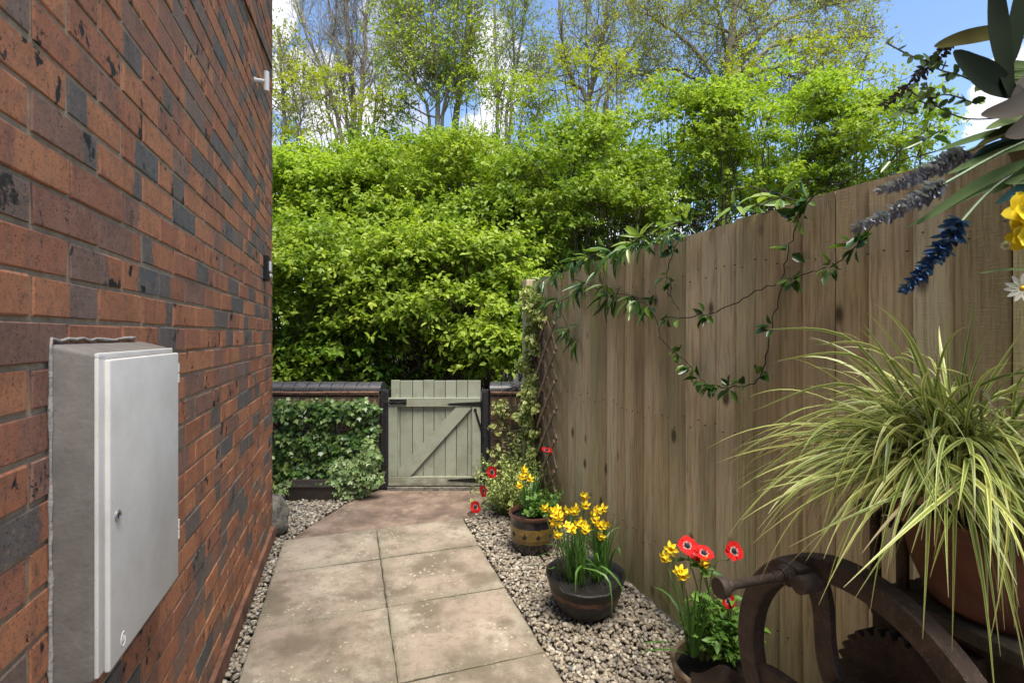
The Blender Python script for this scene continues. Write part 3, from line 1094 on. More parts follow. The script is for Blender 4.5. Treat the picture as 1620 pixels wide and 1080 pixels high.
# ------------------------------------------------------------------ garden walls
def garden_wall(x0, x1, label, y=4.34):
    t = thing('garden_wall', ((x0 + x1) / 2, y, 0), label, 'garden wall')
    mb = MB()
    X, Yn = np.array([1., 0, 0]), np.array([0., -1, 0])
    for r in range(11):
        z = r * .0745
        x = x0 - (.11 if r % 2 else 0)
        while x < x1 - .01:
            a, b = max(x, x0), min(x + .213, x1)
            x += .225
            if b - a > .02:
                for yy, dd in ((y, 1),):
                    mb.box((.5 * (a + b), y + .1 + random.uniform(-.002, .002), z + .032), b - a, .212, .064, None, .004, 0, tint=random.random())
    mb.box(((x0 + x1) / 2, y + .1, .40), x1 - x0 - .012, .2, .82, None, 0, 1)
    mb.build('wall', [m_gbrick, m_mortar], t)
    mb = MB()
    nt = max(1, int(round((x1 - x0) / .165)))
    for i in range(nt):
        a = x0 + (x1 - x0) * i / nt
        b = x0 + (x1 - x0) * (i + 1) / nt
        for z, o in ((.832, .012), (.848, .02)):
            mb.box(((a + b) / 2, y + .1, z + random.uniform(-.002, .002)), b - a - .004, .212 + 2 * o, .014, None, .003)
    mb.build('tile_course', M['tile'], t)
    mb = MB()
    nc = max(1, int(round((x1 - x0 + .02) / .112)))
    for i in range(nc):
        a = x0 - .005 + (x1 - x0 + .02) * i / nc
        b = x0 - .005 + (x1 - x0 + .02) * (i + 1) / nc - .007
        rr = .062
        poly = [(-.115, 0)] + [(-.115 * math.cos(q), .012 + rr * math.sin(q)) for q in np.linspace(0, math.pi, 15)] + [(.115, 0)]
        mb.prism(poly, a, b, 0, (np.array([0., 1, 0]), UP, X), (0, y + .1, .857 + random.uniform(-.002, .002)))
    mb.box(((x0 + x1) / 2, y + .1, .872), x1 - x0 - .02, .19, .04, None, .005, 1)
    mb.build('coping', [M['coping'], m_mortar], t, smooth=35)
    return t


garden_wall(-3.0, -1.165, 'low brick garden wall with round blue coping behind the climbing ivy')
garden_wall(-.19, .42, 'short brick garden wall with round coping between gate and fence')

# ------------------------------------------------------------------ gate posts and gate
GY = 4.30
for x, w, lab in ((-1.118, .062, 'black gate post on the latch side beside the ivy wall'), (-.235, .055, 'black gate post on the hinge side beside the short brick wall')):
    mb = MB()
    mb.box((x, GY + .05, .435), w, .09, .87, None, .004)
    mb.box((x + (.028 if x < -1 else 0), GY + .005, .44), .03, .03, .84, None, .003)
    tag(mb.build('gate_post', M['black_wood'], origin=(x, GY, 0)), lab, 'gate post')


def gx(px):
    return (px - CX) / F * GY


def gz(py):
    return H + (HY - py) / F * GY


gate = thing('wooden_gate', (gx(688), GY, 0), 'sage green ledged and braced wooden gate closed between black posts', 'gate')
mb = MB()
edges = [617.5, 632, 652, 669, 686, 704, 721.5, 739.5, 760.5]
for i in range(len(edges) - 1):
    a, b = gx(edges[i]) + .0025, gx(edges[i + 1]) - .0025
    zt = gz(602) + random.uniform(-.003, .003)
    mb.box(((a + b) / 2, GY + .028 + random.uniform(-.0012, .0012), (zt + .045) / 2), b - a, .018, zt - .045, None, .0025, 0, tint=random.random(), vert=1.0)
mb.build('board_panel', m_gate, gate)
bars = [('rail', gx(613.5), gx(760), gz(629), gz(643), 0, .2), ('rail', gx(614.5), gx(760), gz(753.5), gz(767.5), 0, .8),
        ('stile', gx(614.5), gx(629), gz(643.4), gz(753.2), 1, .5), ('stile', gx(747), gx(760.5), gz(643.4), gz(753.2), 1, .9)]
for nm, a, b, zt, zb, vt, tn in bars:
    mb = MB()
    mb.box(((a + b) / 2, GY + .005, (zt + zb) / 2), b - a, .026, zt - zb, None, .003, 0, tint=tn, vert=float(vt))
    mb.build(nm, m_gate, gate)
mb = MB()
br = [(gx(630), gz(753)), (gx(649), gz(753)), (gx(746), gz(645)), (gx(744), gz(643.6)), (gx(721.5), gz(643.6)), (gx(630), gz(742))]
mb.prism([(x, z) for x, z in br], -GY - .016, -GY + .006 - .012, 0, (np.array([1., 0, 0]), UP, np.array([0., -1, 0])), tint=.6, vert=.3)
bo = mb.build('brace', m_gate, gate)
bo.location.y = bo.location.y - .012
for py in (638.5, 758.5):
    mb = MB()
    zc = gz(py)
    poly = [(gx(762), zc + .02), (gx(712), zc + .006), (gx(708), zc), (gx(712), zc - .006), (gx(762), zc - .02)]
    mb.prism(poly, -GY + .009, -GY + .013, 0, (np.array([1., 0, 0]), UP, np.array([0., -1, 0])))
    mb.tube([(gx(761.5), GY - .014, zc - .028), (gx(761.5), GY - .014, zc + .028)], .008, 8)
    for k in range(3):
        mb.lathe([(.006, 0), (.004, .003), (0, .004)], 10, (gx(722 + 13 * k), GY - .013, zc), ax=(np.array([1., 0, 0]), UP, np.array([0., -1, 0])))
    mb.build('strap_hinge', M['black_metal'], gate)
mb = MB()
zc = gz(635)
mb.box((gx(630), GY - .011, zc), .15, .006, .042, None, .002)
mb.tube([(gx(609), GY - .022, zc - .004), (gx(643), GY - .022, zc - .004)], .0065, 8)
mb.tube([(gx(632), GY - .022, zc - .002), (gx(632), GY - .045, zc - .012)], .005, 8)
for k in (624, 640):
    mb.box((gx(k), GY - .02, zc - .002), .012, .022, .03, None, .003)
mb.build('latch', M['black_metal'], gate, smooth=40)
mb = MB()
a_, b_ = np.array([gx(752), GY - .012, gz(648)]), np.array([gx(763), GY - .012, gz(684)])
mb.tube([a_, a_ + (b_ - a_) * .2], [.006, .009], 8)
mb.tube([a_ + (b_ - a_) * .2, a_ + (b_ - a_) * .85], [.009, .009], 8)
mb.tube([a_ + (b_ - a_) * .85, b_ + (b_ - a_) * .35], [.005, .005], 8)
mb.lathe([(.014, 0), (.014, .006), (0, .006)], 12, a_ + np.array([0, .004, 0]), ax=(np.array([1., 0, 0]), UP, np.array([0., -1, 0])))
mb.build('gate_spring', M['black_metal'], gate, smooth=40)
mb = MB()
mb.box((gx(688), GY + .03, .012), gx(762) - gx(612), .10, .04, None, .008)
kind(mb.build('threshold', M['rock']), 'structure')

# ------------------------------------------------------------------ fence
fence = thing('wooden_fence', uv(1.6, FENCE_V, 0), 'tall brown featheredge board fence along the right of the gravel', 'fence')
mb = MB()
u = -1.6
while u < 3.80:
    w = random.uniform(.085, .122)
    u1 = min(u + w, 3.81)
    tn = random.random()
    jv = random.uniform(-.003, .003)
    zt = 1.80 + random.uniform(-.006, .006) + .0
    tilt = random.uniform(-.0003, .0003)
    nz = 10
    vs, fs = [], []
    for j in range(nz + 1):
        z = .015 + (zt - .015) * j / nz
        wv = .0010 * math.sin(j * .9 + u * 13)
        # each board is thicker at its far edge, with a narrow shadow gap before the next
        for uu, vv in ((u + .0045, FENCE_V - .003 + jv), (u1, FENCE_V - .011 + jv), (u1, FENCE_V + .004), (u + .0045, FENCE_V + .004)):
            vs.append(uv(uu + wv * .5, vv + wv + tilt * j, z))
    for j in range(nz):
        for k in range(4):
            k2 = (k + 1) % 4
            fs.append((j * 4 + k, j * 4 + k2, j * 4 + 4 + k2, j * 4 + 4 + k))
    fs += [(3, 2, 1, 0), (nz * 4, nz * 4 + 1, nz * 4 + 2, nz * 4 + 3)]
    mb.add(vs, fs, 0, tint=tn)
    u = u1
mb.box(uv(1.1, FENCE_V + .0105, .9), 5.38, .009, 1.76, (DW, NW, UP), 0, 0, tint=0.0)
u = -1.55
while u < 3.75:
    for z in (.3, .95, 1.6):
        for k in (.03, .075):
            c = uv(u + k + random.uniform(-.006, .006), FENCE_V - .0115 - k * .02, z + random.uniform(-.035, .035))
            mb.lathe([(.0016, -.006), (.0016, .0025), (0, .003)], 8, c, ax=(DW, UP, -NW), mi=1)
    u += .105
mb.build('board_panel', [m_fence, M['black_metal']], fence)
mb = MB()
mb.box(uv(3.865, FENCE_V - .02, .905), .10, .10, 1.81, (DW, NW, UP), .006, 0, tint=.85)
mb.build('post', m_fence, fence)
for z in (.3, .95, 1.6):
    mb = MB()
    mb.box(uv(1.12, FENCE_V + .039, z), 5.4, .045, .08, (DW, NW, UP), .004, 0, tint=.4)
    mb.build('rail', m_fence, fence)
# ------------------------------------------------------------------ trees and shrubs
def jitter_path(p0, d, L, n=5, wig=.12, up=.0):
    pts = [np.asarray(p0, float)]
    d = norm(np.asarray(d, float))
    for i in range(n):
        d = norm(d + RNG.normal(size=3) * wig + UP * up)
        pts.append(pts[-1] + d * (L / n))
    return pts


def interp(pts, t):
    x = t * (len(pts) - 1)
    i = min(int(x), len(pts) - 2)
    f = x - i
    return pts[i] * (1 - f) + pts[i + 1] * f, norm(pts[i + 1] - pts[i])


def smooth_line(pts, n):
    pts = np.array(pts, float)
    out = []
    m = len(pts)
    for k in range(n + 1):
        x = k / n * (m - 1)
        i = min(int(x), m - 2)
        f = x - i
        p0, p1, p2, p3 = pts[max(i - 1, 0)], pts[i], pts[i + 1], pts[min(i + 2, m - 1)]
        out.append(.5 * ((2 * p1) + (p2 - p0) * f + (2 * p0 - 5 * p1 + 4 * p2 - p3) * f * f + (3 * p1 - p0 - 3 * p2 + p3) * f ** 3))
    return out


def tree(name, label, base, stems, bark, leafm, n1=12, n2=6, n3=3, L1=1.2, L2=.6, L3=.3, lf=2, leaf=.05, start=.3, wig=.16, upward=.25, group='trees beyond the garden wall', spread=.9, ratio=.5, prune=None, r3=.0035):
    t = thing(name, (base[0], base[1], -.03), label, 'tree', group)
    mb = MB()
    LP, LD = [], []
    for pts, r0, r1 in stems:
        pts = smooth_line(pts, 14)
        pts = [p + RNG.normal(size=3) * .012 for p in pts]
        mb.tube(pts, list(np.linspace(r0, r1, len(pts))), 8)
        for _ in range(n1):
            tt = start + (1 - start) * RNG.random()
            p, d = interp(pts, tt)
            out = norm(RNG.normal(size=3) * np.array([1, 1, .3]))
            l = L1 * (1.25 - .7 * tt) * RNG.uniform(.6, 1.3)
            b1 = jitter_path(p, d * .55 + out * spread + UP * upward, l, 6, wig, .05)
            ra = max(r3 * 1.8, (r0 + (r1 - r0) * tt) * .42)
            mb.tube(b1, list(np.linspace(ra, r3 * 1.2, 7)), 5, cap=False)
            for _ in range(n2):
                ta = .2 + .8 * RNG.random()
                p2, d2 = interp(b1, ta)
                b2 = jitter_path(p2, d2 * .7 + rdir(1)[0] * .8 + UP * upward * .6, L2 * RNG.uniform(.5, 1.3), 5, wig * 1.3, .03)
                mb.tube(b2, list(np.linspace(r3 * 1.5, r3 * .8, 6)), 4, cap=False)
                for _ in range(n3):
                    p3, d3 = interp(b2, .25 + .75 * RNG.random())
                    b3 = jitter_path(p3, d3 * .7 + rdir(1)[0] * .8 + UP * .15, L3 * RNG.uniform(.5, 1.3), 3, wig * 1.3)
                    mb.tube(b3, list(np.linspace(r3 * .9, r3 * .5, 4)), 3, cap=False)
                    for _ in range(lf):
                        pl, dl = interp(b3, .2 + .8 * RNG.random())
                        LP.append(pl)
                        LD.append(dl)
    mb.build('trunk', bark, t, smooth=True)
    if LP:
        LP, LD = np.array(LP), np.array(LD)
        n = len(LP)
        reps = 3
        LP = np.repeat(LP, reps, 0) + RNG.normal(size=(n * reps, 3)) * leaf * .5
        LD = norm(np.repeat(LD, reps, 0) + RNG.normal(size=(n * reps, 3)) * .8)
        nr = norm(RNG.normal(size=(n * reps, 3)) + UP * .9)
        leaves('crown', LEAF, LP, LD, nr, RNG.uniform(.7, 1.25, n * reps) * leaf, RNG.uniform(.42, .6, n * reps) * leaf, leafm, t)
    return t


def S(d, *pp):
    return [P(x, y, d) for x, y in pp]


def root(d, x, y=None):
    p = P(x, 300, d)
    p[2] = -.05
    return p


# bare many-stemmed tree on the left
d = 11.0
r = root(d, 560)
tree('bare_tree', 'many-stemmed nearly bare tree nearest the house corner', r,
     [([r] + S(d, (560, 260), (557, 150), (548, 40), (541, -140)), .075, .03),
      ([r + [.1, .1, 0]] + S(d, (566, 260), (574, 140), (580, 30), (590, -110)), .07, .03),
      ([r - [.15, 0, 0]] + S(d, (543, 250), (512, 120), (482, 45), (455, -40)), .06, .015),
      ([r - [.1, .2, 0]] + S(d, (540, 265), (516, 170), (520, 110), (528, 60)), .04, .012),
      ([r + [.3, .2, 0]] + S(d, (588, 230), (604, 140), (618, 70), (632, 20)), .045, .012),
      ([r + [.05, .3, 0]] + S(d, (552, 230), (535, 90), (512, -40)), .045, .015)],
     m_bark, M['ash'], 18, 8, 4, 1.35, .6, .3, 0, .05, .28, .13, .45, spread=.6)
# sparse leafy tree behind the house corner
d = 9.5
r = root(d, 452)
tree('leafy_tree', 'sparse yellow-green tree just past the house wall edge', r,
     [([r] + S(d, (450, 260), (448, 150), (440, 40)), .05, .02), ([r + [.2, .3, 0]] + S(d, (470, 250), (475, 190), (462, 130)), .03, .012)],
     m_bark, M['ash'], 18, 7, 4, 1.1, .5, .28, 1, .06, .25, .18, .2)
# green small-leaved tree
d = 9.0
r = root(d, 690)
tree('leafy_tree', 'bright green small-leaved tree rising above the gate', r,
     [([r] + S(d, (692, 210), (690, 130), (683, 30), (680, -90)), .055, .02),
      ([r + [.1, .1, 0]] + S(d, (700, 215), (712, 130), (722, 50), (730, -60)), .04, .015),
      ([r - [.1, .1, 0]] + S(d, (680, 220), (660, 140), (648, 60), (650, -20)), .035, .012)],
     m_bark, M['willow'], 26, 7, 5, 1.0, .55, .28, 1, .066, .26, .18, .3)
d = 9.6
r = root(d, 722)
tree('mossy_tree', 'pale mossy trunk tree close behind the bright green tree', r,
     [([r] + S(d, (720, 220), (727, 150), (738, 60), (752, -80)), .075, .035)], m_pbark, M['willow'], 16, 5, 3, .8, .45, .25, 1, .06, .28, .15, .3)
# birches
d = 11.5
r = root(d, 795)
tree('slender_tree', 'group of slender pale stems against the white cloud', r,
     [([r] + S(d, (788, 220), (786, 120), (782, 20), (780, -120)), .045, .025),
      ([r + [.2, .1, 0]] + S(d, (800, 215), (814, 120), (828, 40), (840, -80)), .045, .02),
      ([r + [.1, .3, 0]] + S(d, (806, 215), (812, 90), (808, -60)), .035, .018),
      ([r + [.4, .2, 0]] + S(d, (822, 215), (838, 160), (852, 100)), .025, .01)],
     m_pbark, M['willow'], 18, 7, 4, .9, .5, .28, 1, .055, .26, .18, .3)
# ash with pale base
d = 12.0
r = root(d, 932)
tree('ash_tree', 'tall forked ash tree with pale trunk left of the spreading tree', r,
     [([r] + S(d, (931, 190), (944, 120), (956, 40), (966, -100)), .085, .03),
      ([r] + S(d, (930, 190), (905, 130), (888, 50), (880, -90)), .07, .025),
      ([r + [.3, .2, 0]] + S(d, (955, 195), (978, 120), (1000, 40), (1015, -80)), .055, .02),
      ([r - [.05, .2, 0]] + S(d, (940, 195), (985, 100), (1035, 30)), .04, .012),
      ([r + [.1, .2, 0]] + S(d, (930, 150), (928, 40), (920, -80)), .035, .015)],
     m_bark, M['ash'], 17, 7, 4, 1.3, .6, .32, 1, .06, .26, .2, .25)
# big spreading tree
d = 10.0
r = root(d, 1146)
tree('spreading_tree', 'large wide-spreading tree with sparse yellow-green new leaves', r,
     [([r] + S(d, (1147, 200), (1150, 120), (1160, 40), (1175, -60)), .13, .06),
      (S(d, (1148, 150), (1200, 60), (1270, 20), (1370, -5)), .06, .015),
      (S(d - .6, (1150, 130), (1230, 70), (1300, 60), (1390, 60)), .05, .012),
      (S(d - .3, (1150, 140), (1215, 110), (1270, 130), (1330, 150)), .04, .01),
      (S(d, (1148, 150), (1100, 80), (1050, 40), (1000, 10)), .05, .012),
      (S(d + .4, (1148, 170), (1090, 120), (1050, 110), (1010, 120)), .035, .01),
      (S(d + .3, (1152, 110), (1140, 30), (1110, -60)), .05, .02),
      (S(d + .1, (1165, 60), (1240, -10), (1330, -60)), .05, .015)],
     m_bark, M['ash'], 18, 8, 5, .95, .5, .28, 1, .056, .18, .28, .1)


def shrub(name, label, px, py, d, rx, rz, ry, n_cl, cl_r, n_sh, leaf, mat, group='shrubs behind the garden wall', top=.2, shape=LEAF, front=.65, flat=.6):
    """pads of leafy shoots spread over an ellipsoid, with real branches from the ground inside"""
    c = P(px, py, d)
    base = np.array([c[0], c[1] + ry * .3, -.03])
    t = thing(name, base, label, 'shrub', group)
    rx, rz = rx * d / F, rz * d / F
    dd = rdir(n_cl * 6)
    keep = (dd[:, 1] < .25) | (RNG.random(len(dd)) > front)
    dd = dd[keep][:n_cl]
    rad = RNG.uniform(.55, 1.0, (len(dd), 1)) ** .6
    cc = c + dd * rad * np.array([rx, ry, rz])
    cc[:, 2] = np.maximum(cc[:, 2], .15)
    cr = RNG.uniform(.65, 1.35, len(cc)) * cl_r
    mb = MB()
    trunks = [base + np.array([RNG.uniform(-.4, .4) * rx, RNG.uniform(-.3, .3) * ry, 0]) for _ in range(6)]
    for q in cc:
        s = trunks[RNG.integers(len(trunks))]
        mid = s * .45 + q * .55 + RNG.normal(size=3) * .12 + UP * .15
        pts = smooth_line([s, s * .7 + mid * .3 + UP * .2, mid, q], 8)
        mb.tube(pts, list(np.linspace(.017, .005, 9)), 5, cap=False)
        for _ in range(5):
            e = q + rdir(1)[0] * cl_r * .9
            mb.tube([q, (q + e) / 2 + RNG.normal(size=3) * .03, e], [.005, .004, .002], 4, cap=False)
    mb.build('branches', M['twig'], t)
    k = int(n_sh * 1.25)
    leaf = leaf * .88
    n = len(cc) * k
    ci = np.repeat(np.arange(len(cc)), k)
    sd = rdir(n)
    sd[:, 2] = np.where(sd[:, 2] < -.25, -sd[:, 2] * .7, sd[:, 2])
    lump = 1 + .25 * np.sin(sd[:, 0] * 5 + ci) * np.sin(sd[:, 1] * 4 + ci * 2.1) + .15 * np.sin(sd[:, 2] * 9 + ci)
    rr = RNG.beta(4, 1.3, n) * lump
    pos = cc[ci] + sd * (rr * cr[ci])[:, None] * np.array([1.15, 1.1, flat])
    sdir = norm(sd * .8 + UP * .35 + RNG.normal(size=(n, 3)) * .45)
    m = 7
    sl = RNG.uniform(1.8, 3.6, n) * leaf * np.where(RNG.random(n) < .10, 2.1, 1.0)
    P3, D3, N3 = [], [], []
    tnt = []
    shoot_t = RNG.random(n) * .6
    for j in range(m):
        f = (j + .5) / m
        p = pos + sdir * (sl * f)[:, None] - UP * (sl * f * f * .25)[:, None]
        side = norm(np.cross(sdir, rdir(n)))
        ld = norm(sdir * .55 + side * .9 - UP * .18)
        P3.append(p)
        D3.append(ld)
        N3.append(norm(UP * .9 + sd * .5 + RNG.normal(size=(n, 3)) * .38))
        tnt.append(np.clip(shoot_t + RNG.random(n) * .4, 0, 1))
    P3, D3, N3, tnt = map(np.concatenate, (P3, D3, N3, tnt))
    ok = P3[:, 2] > .02
    # nothing grows through the gate, the garden wall or the fence
    ok &= ~((P3[:, 1] < 4.62) & (P3[:, 0] < .6) & (P3[:, 2] < 1.0))
    ok &= ~((P3 @ NW < FENCE_V + .03) & (P3[:, 1] < 4.62) & (P3[:, 2] < 1.9))
    ok &= ~((P3 @ DW < 3.7) & (P3 @ NW < WALL_V + .05))
    P3, D3, N3, tnt = P3[ok], D3[ok], N3[ok], tnt[ok]
    q = len(P3)
    leaves('foliage', shape, P3, D3, N3, RNG.uniform(.5, 1.3, q) * leaf, RNG.uniform(.48, .68, q) * leaf, mat, t, tint=tnt)
    return t


SG = 'shrubs behind the garden wall'
shrub('shrub', 'rounded bright green shrub directly above the gate', 700, 480, 6.1, 150, 115, .75, 64, .28, 46, .078, M['hedge'])
shrub('shrub', 'leafy green shrub low against the house corner above the ivy wall', 480, 490, 6.0, 105, 130, .7, 60, .28, 46, .076, M['hedge_green'])
shrub('shrub', 'tall yellow-green shrub high beside the house wall', 500, 330, 7.6, 125, 85, .9, 54, .34, 50, .074, M['hedge_lime'])
shrub('shrub', 'wide yellow-green shrub at mid height behind the rounded one', 690, 320, 7.8, 160, 95, .9, 66, .36, 50, .074, M['hedge'])
shrub('shrub', 'dense green shrub with twisted branches rising at the fence end', 900, 350, 7.0, 140, 140, .9, 70, .33, 48, .070, M['hedge_green'])
shrub('shrub', 'airy shrub under the spreading tree at its left', 1050, 255, 7.6, 130, 110, .9, 46, .30, 42, .068, M['hedge'])
shrub('shrub', 'airy yellow-green shrub above the middle of the fence', 1220, 240, 7.2, 150, 110, .8, 44, .27, 40, .066, M['hedge_lime'])
shrub('shrub', 'light leafy shrub above the fence next to the lavender spray', 1370, 240, 6.8, 90, 75, .7, 26, .25, 40, .064, M['hedge'])
shrub('shrub', 'leafy shrub filling between the house edge and the rounded shrub', 570, 395, 7.0, 110, 70, .5, 34, .33, 44, .084, M['hedge'])
shrub('shrub', 'leafy shrub filling behind the right of the rounded shrub', 780, 400, 6.8, 90, 75, .5, 30, .33, 44, .084, M['hedge_green'])
shrub('shrub', 'leafy shrub filling the middle of the hedge between the wide and the rounded shrubs', 680, 395, 7.2, 110, 60, .45, 30, .33, 44, .076, M['hedge'])
shrub('sapling', 'thin airy sapling foliage in front of the bare tree', 540, 190, 8.8, 120, 85, .8, 34, .30, 15, .062, M['ash'], top=.2)
shrub('sapling', 'thin airy sapling foliage under the bright green tree', 740, 185, 9.2, 130, 80, .8, 36, .30, 15, .062, M['willow'])
shrub('sapling', 'thin airy sapling foliage around the pale forked ash trunk', 940, 165, 9.2, 120, 80, .8, 34, .30, 15, .06, M['ash'])
shrub('sapling', 'thin airy sapling foliage under the right limb of the spreading tree', 1270, 140, 8.6, 150, 70, .8, 34, .28, 14, .058, M['ash'])
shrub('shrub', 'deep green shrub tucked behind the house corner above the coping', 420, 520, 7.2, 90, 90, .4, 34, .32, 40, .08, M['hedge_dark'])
shrub('shrub', 'low light green shrub between gate and fence post', 800, 545, 5.5, 55, 55, .3, 18, .22, 40, .08, M['hedge'])
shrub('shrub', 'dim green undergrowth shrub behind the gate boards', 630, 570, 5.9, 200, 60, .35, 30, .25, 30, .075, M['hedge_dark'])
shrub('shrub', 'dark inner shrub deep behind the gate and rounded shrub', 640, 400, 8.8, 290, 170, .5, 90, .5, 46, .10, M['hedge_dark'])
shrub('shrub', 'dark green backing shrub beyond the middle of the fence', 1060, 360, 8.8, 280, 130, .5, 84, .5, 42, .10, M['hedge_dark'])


# ------------------------------------------------------------------ trellises and ivy on the left wall
def lattice(mb, org, ax, ay, an, w, h, pitch, lw=.018, th=.006):
    for s in (1, -1):
        k = -h
        while k < w:
            x0, y0, x1, y1 = k, 0.0, k + h, h
            if x0 < 0:
                y0, x0 = -x0, 0.0
            if x1 > w:
                y1 -= x1 - w
                x1 = w
            if y1 - y0 > .02:
                a = np.array([x0, y0])
                b = np.array([x1, y1])
                if s < 0:
                    a[0], b[0] = w - a[0], w - b[0]
                pa, pb = org + ax * a[0] + ay * a[1], org + ax * b[0] + ay * b[1]
                dv = norm(pb - pa)
                L = np.linalg.norm(pb - pa)
                mb.box((pa + pb) / 2 + an * (th * .5 * s + .004 * s), L, lw, th, (dv, np.cross(an, dv), an), .0015)
            k += pitch


X1, Y1 = np.array([1., 0, 0]), np.array([0., 1, 0])
mb = MB()
lattice(mb, np.array([-2.3, 4.315, .03]), X1, UP, -Y1, 1.12, .76, .105)
tag(mb.build('trellis', M['lattice'], origin=(-1.75, 4.32, .03)), 'brown diamond trellis on the garden wall under the ivy', 'trellis')

tro = thing('planter', ((-1.62), 4.07, 0), 'brown plastic trough planter on gravel under the ivy', 'planter')
mb = MB()
xa, xb, yc, hh = -1.86, -1.44, 4.09, .125
vs = []
for z, e, wy in ((0.0, .02, .07), (hh, 0, .085), (hh, .010, .075), (.03, .03, .06)):
    vs += [(xa + e, yc - wy, z), (xb - e, yc - wy, z), (xb - e, yc + wy, z), (xa + e, yc + wy, z)]
fs = [(3, 2, 1, 0), (12, 13, 14, 15)]
for q in (0, 4, 8):
    for k in range(4):
        k2 = (k + 1) % 4
        fs.append((q + k, q + k2, q + 4 + k2, q + 4 + k))
mb.add(vs, fs)
mb.build('trough', M['planter'], tro)
mb = MB()
for (cx, cy, sx, sy) in (((xa + xb) / 2, yc - .087, xb - xa + .016, .012), ((xa + xb) / 2, yc + .087, xb - xa + .016, .012), (xa - .002, yc, .012, .17), (xb + .002, yc, .012, .17)):
    mb.box((cx, cy, hh - .004), sx, sy, .016, None, .003)
mb.build('rim', M['planter'], tro)
mb = MB()
mb.box(((xa + xb) / 2, yc, hh - .03), xb - xa - .03, .14, .03, None, .004)
mb.build('soil', M['soil'], tro)


def ivy(name, label, spots, n, leaf, mat, stems, shape=IVY, face=-Y1, depth=.07, cat='ivy', droop=.55, base=None):
    """leaves in overlapping tiers over oval patches (centre, half-width vector, half-height vector, out)"""
    base = base if base is not None else spots[0][0]
    t = thing(name, (base[0], base[1], 0.0), label, cat)
    wts = np.array([np.linalg.norm(a) * np.linalg.norm(b) for _, a, b, _ in spots])
    which = RNG.choice(len(spots), n, p=wts / wts.sum())
    P0, O = [], []
    for i in which:
        c, a, b, o = spots[i]
        r, q = math.sqrt(RNG.random()), RNG.random() * 6.283
        lift = math.sqrt(max(0, 1 - r * r))
        ex = .8 + .25 * math.sin(3 * q + i)
        P0.append(c + a * r * ex * math.cos(q) + b * r * ex * math.sin(q) + o * RNG.random() * (.25 + lift * .75))
        O.append(norm(o) + .5 * norm(a) * r * math.cos(q))
    P0, O = np.array(P0), np.array(O)
    P0[:, 2] = np.maximum(P0[:, 2], .015)
    ld = norm(-UP * droop + O * .35 + RNG.normal(size=(n, 3)) * .5)
    nr = norm(O + UP * .45 + RNG.normal(size=(n, 3)) * .35)
    L = RNG.uniform(.6, 1.3, n) * leaf
    leaves('foliage', shape, P0, ld, nr, L, L * RNG.uniform(.75, 1.0, n), mat, t)
    if stems:
        mb = MB()
        for s in stems:
            mb.tube(smooth_line(s, 10), .0035, 5, cap=False)
        mb.build('stems', M['vine_stem'], t)
    return t


wy = 4.31
sp, st = [], []
for px, py, w, h in ((470, 660, 34, 22), (520, 655, 40, 22), (570, 655, 30, 20), (455, 700, 30, 30), (500, 700, 45, 30), (560, 700, 40, 32), (470, 644, 36, 16), (530, 642, 46, 16), (580, 645, 26, 18), (450, 650, 20, 20), (470, 740, 40, 26), (530, 740, 45, 28),
                     (585, 690, 18, 30), (440, 765, 16, 14), (465, 758, 40, 16), (590, 720, 18, 20), (440, 730, 14, 30)):
    c = P(px, py, wy)
    k = wy / F
    sp.append((c, X1 * w * k, UP * h * k, -Y1 * .11))
for k in range(12):
    x = RNG.uniform(-2.05, -1.2)
    st.append([np.array([x + RNG.uniform(-.1, .1), 4.25, .1]), np.array([x - .05, 4.29, .3]), np.array([x, 4.30, .55]), np.array([x + RNG.uniform(-.15, .15), 4.30, RNG.uniform(.65, .8)])])
sp.append((P(500, 772, 4.12), X1 * .28, UP * .05, -Y1 * .10))
ivy('ivy', 'dark green ivy covering the garden wall left of the gate', sp, 4200, .042, M['ivy'], st, base=np.array([-1.62, 4.1, 0]))
sp = []
for px, py, w, h in ((560, 740, 34, 26), (582, 755, 26, 28), (550, 775, 30, 16), (585, 715, 18, 22), (540, 755, 18, 16)):
    sp.append((P(px, py, 4.12), X1 * w * 4.12 / F, UP * h * 4.12 / F, -Y1 * .14))
sp.append((P(450, 770, 4.05), X1 * .10, UP * .06, -Y1 * .1))
ivy('variegated_ivy', 'cream-edged variegated ivy spilling beside the trough and latch post', sp, 900, .04, M['ivy_var'], None, base=np.array([-1.26, 4.1, 0]))
sp = []
for k in range(12):
    sp.append((np.array([RNG.uniform(-.16, .3), 4.31, RNG.uniform(.1, .88)]), X1 * .1, UP * .07, -Y1 * .05))
st = []
for k in range(14):
    x = RNG.uniform(-.1, .3)
    st.append([np.array([x, 4.28, 0]), np.array([x + RNG.uniform(-.1, .1), 4.31, .4]), np.array([x + RNG.uniform(-.15, .15), 4.31, .8]), np.array([x + RNG.uniform(-.2, .2), 4.34, .93])])
ivy('creeper', 'thin straggling creeper on the short brick wall beside the gate', sp, 230, .035, M['euonymus'], st, shape=LEAF, cat='creeper', base=np.array([.1, 4.28, 0]))

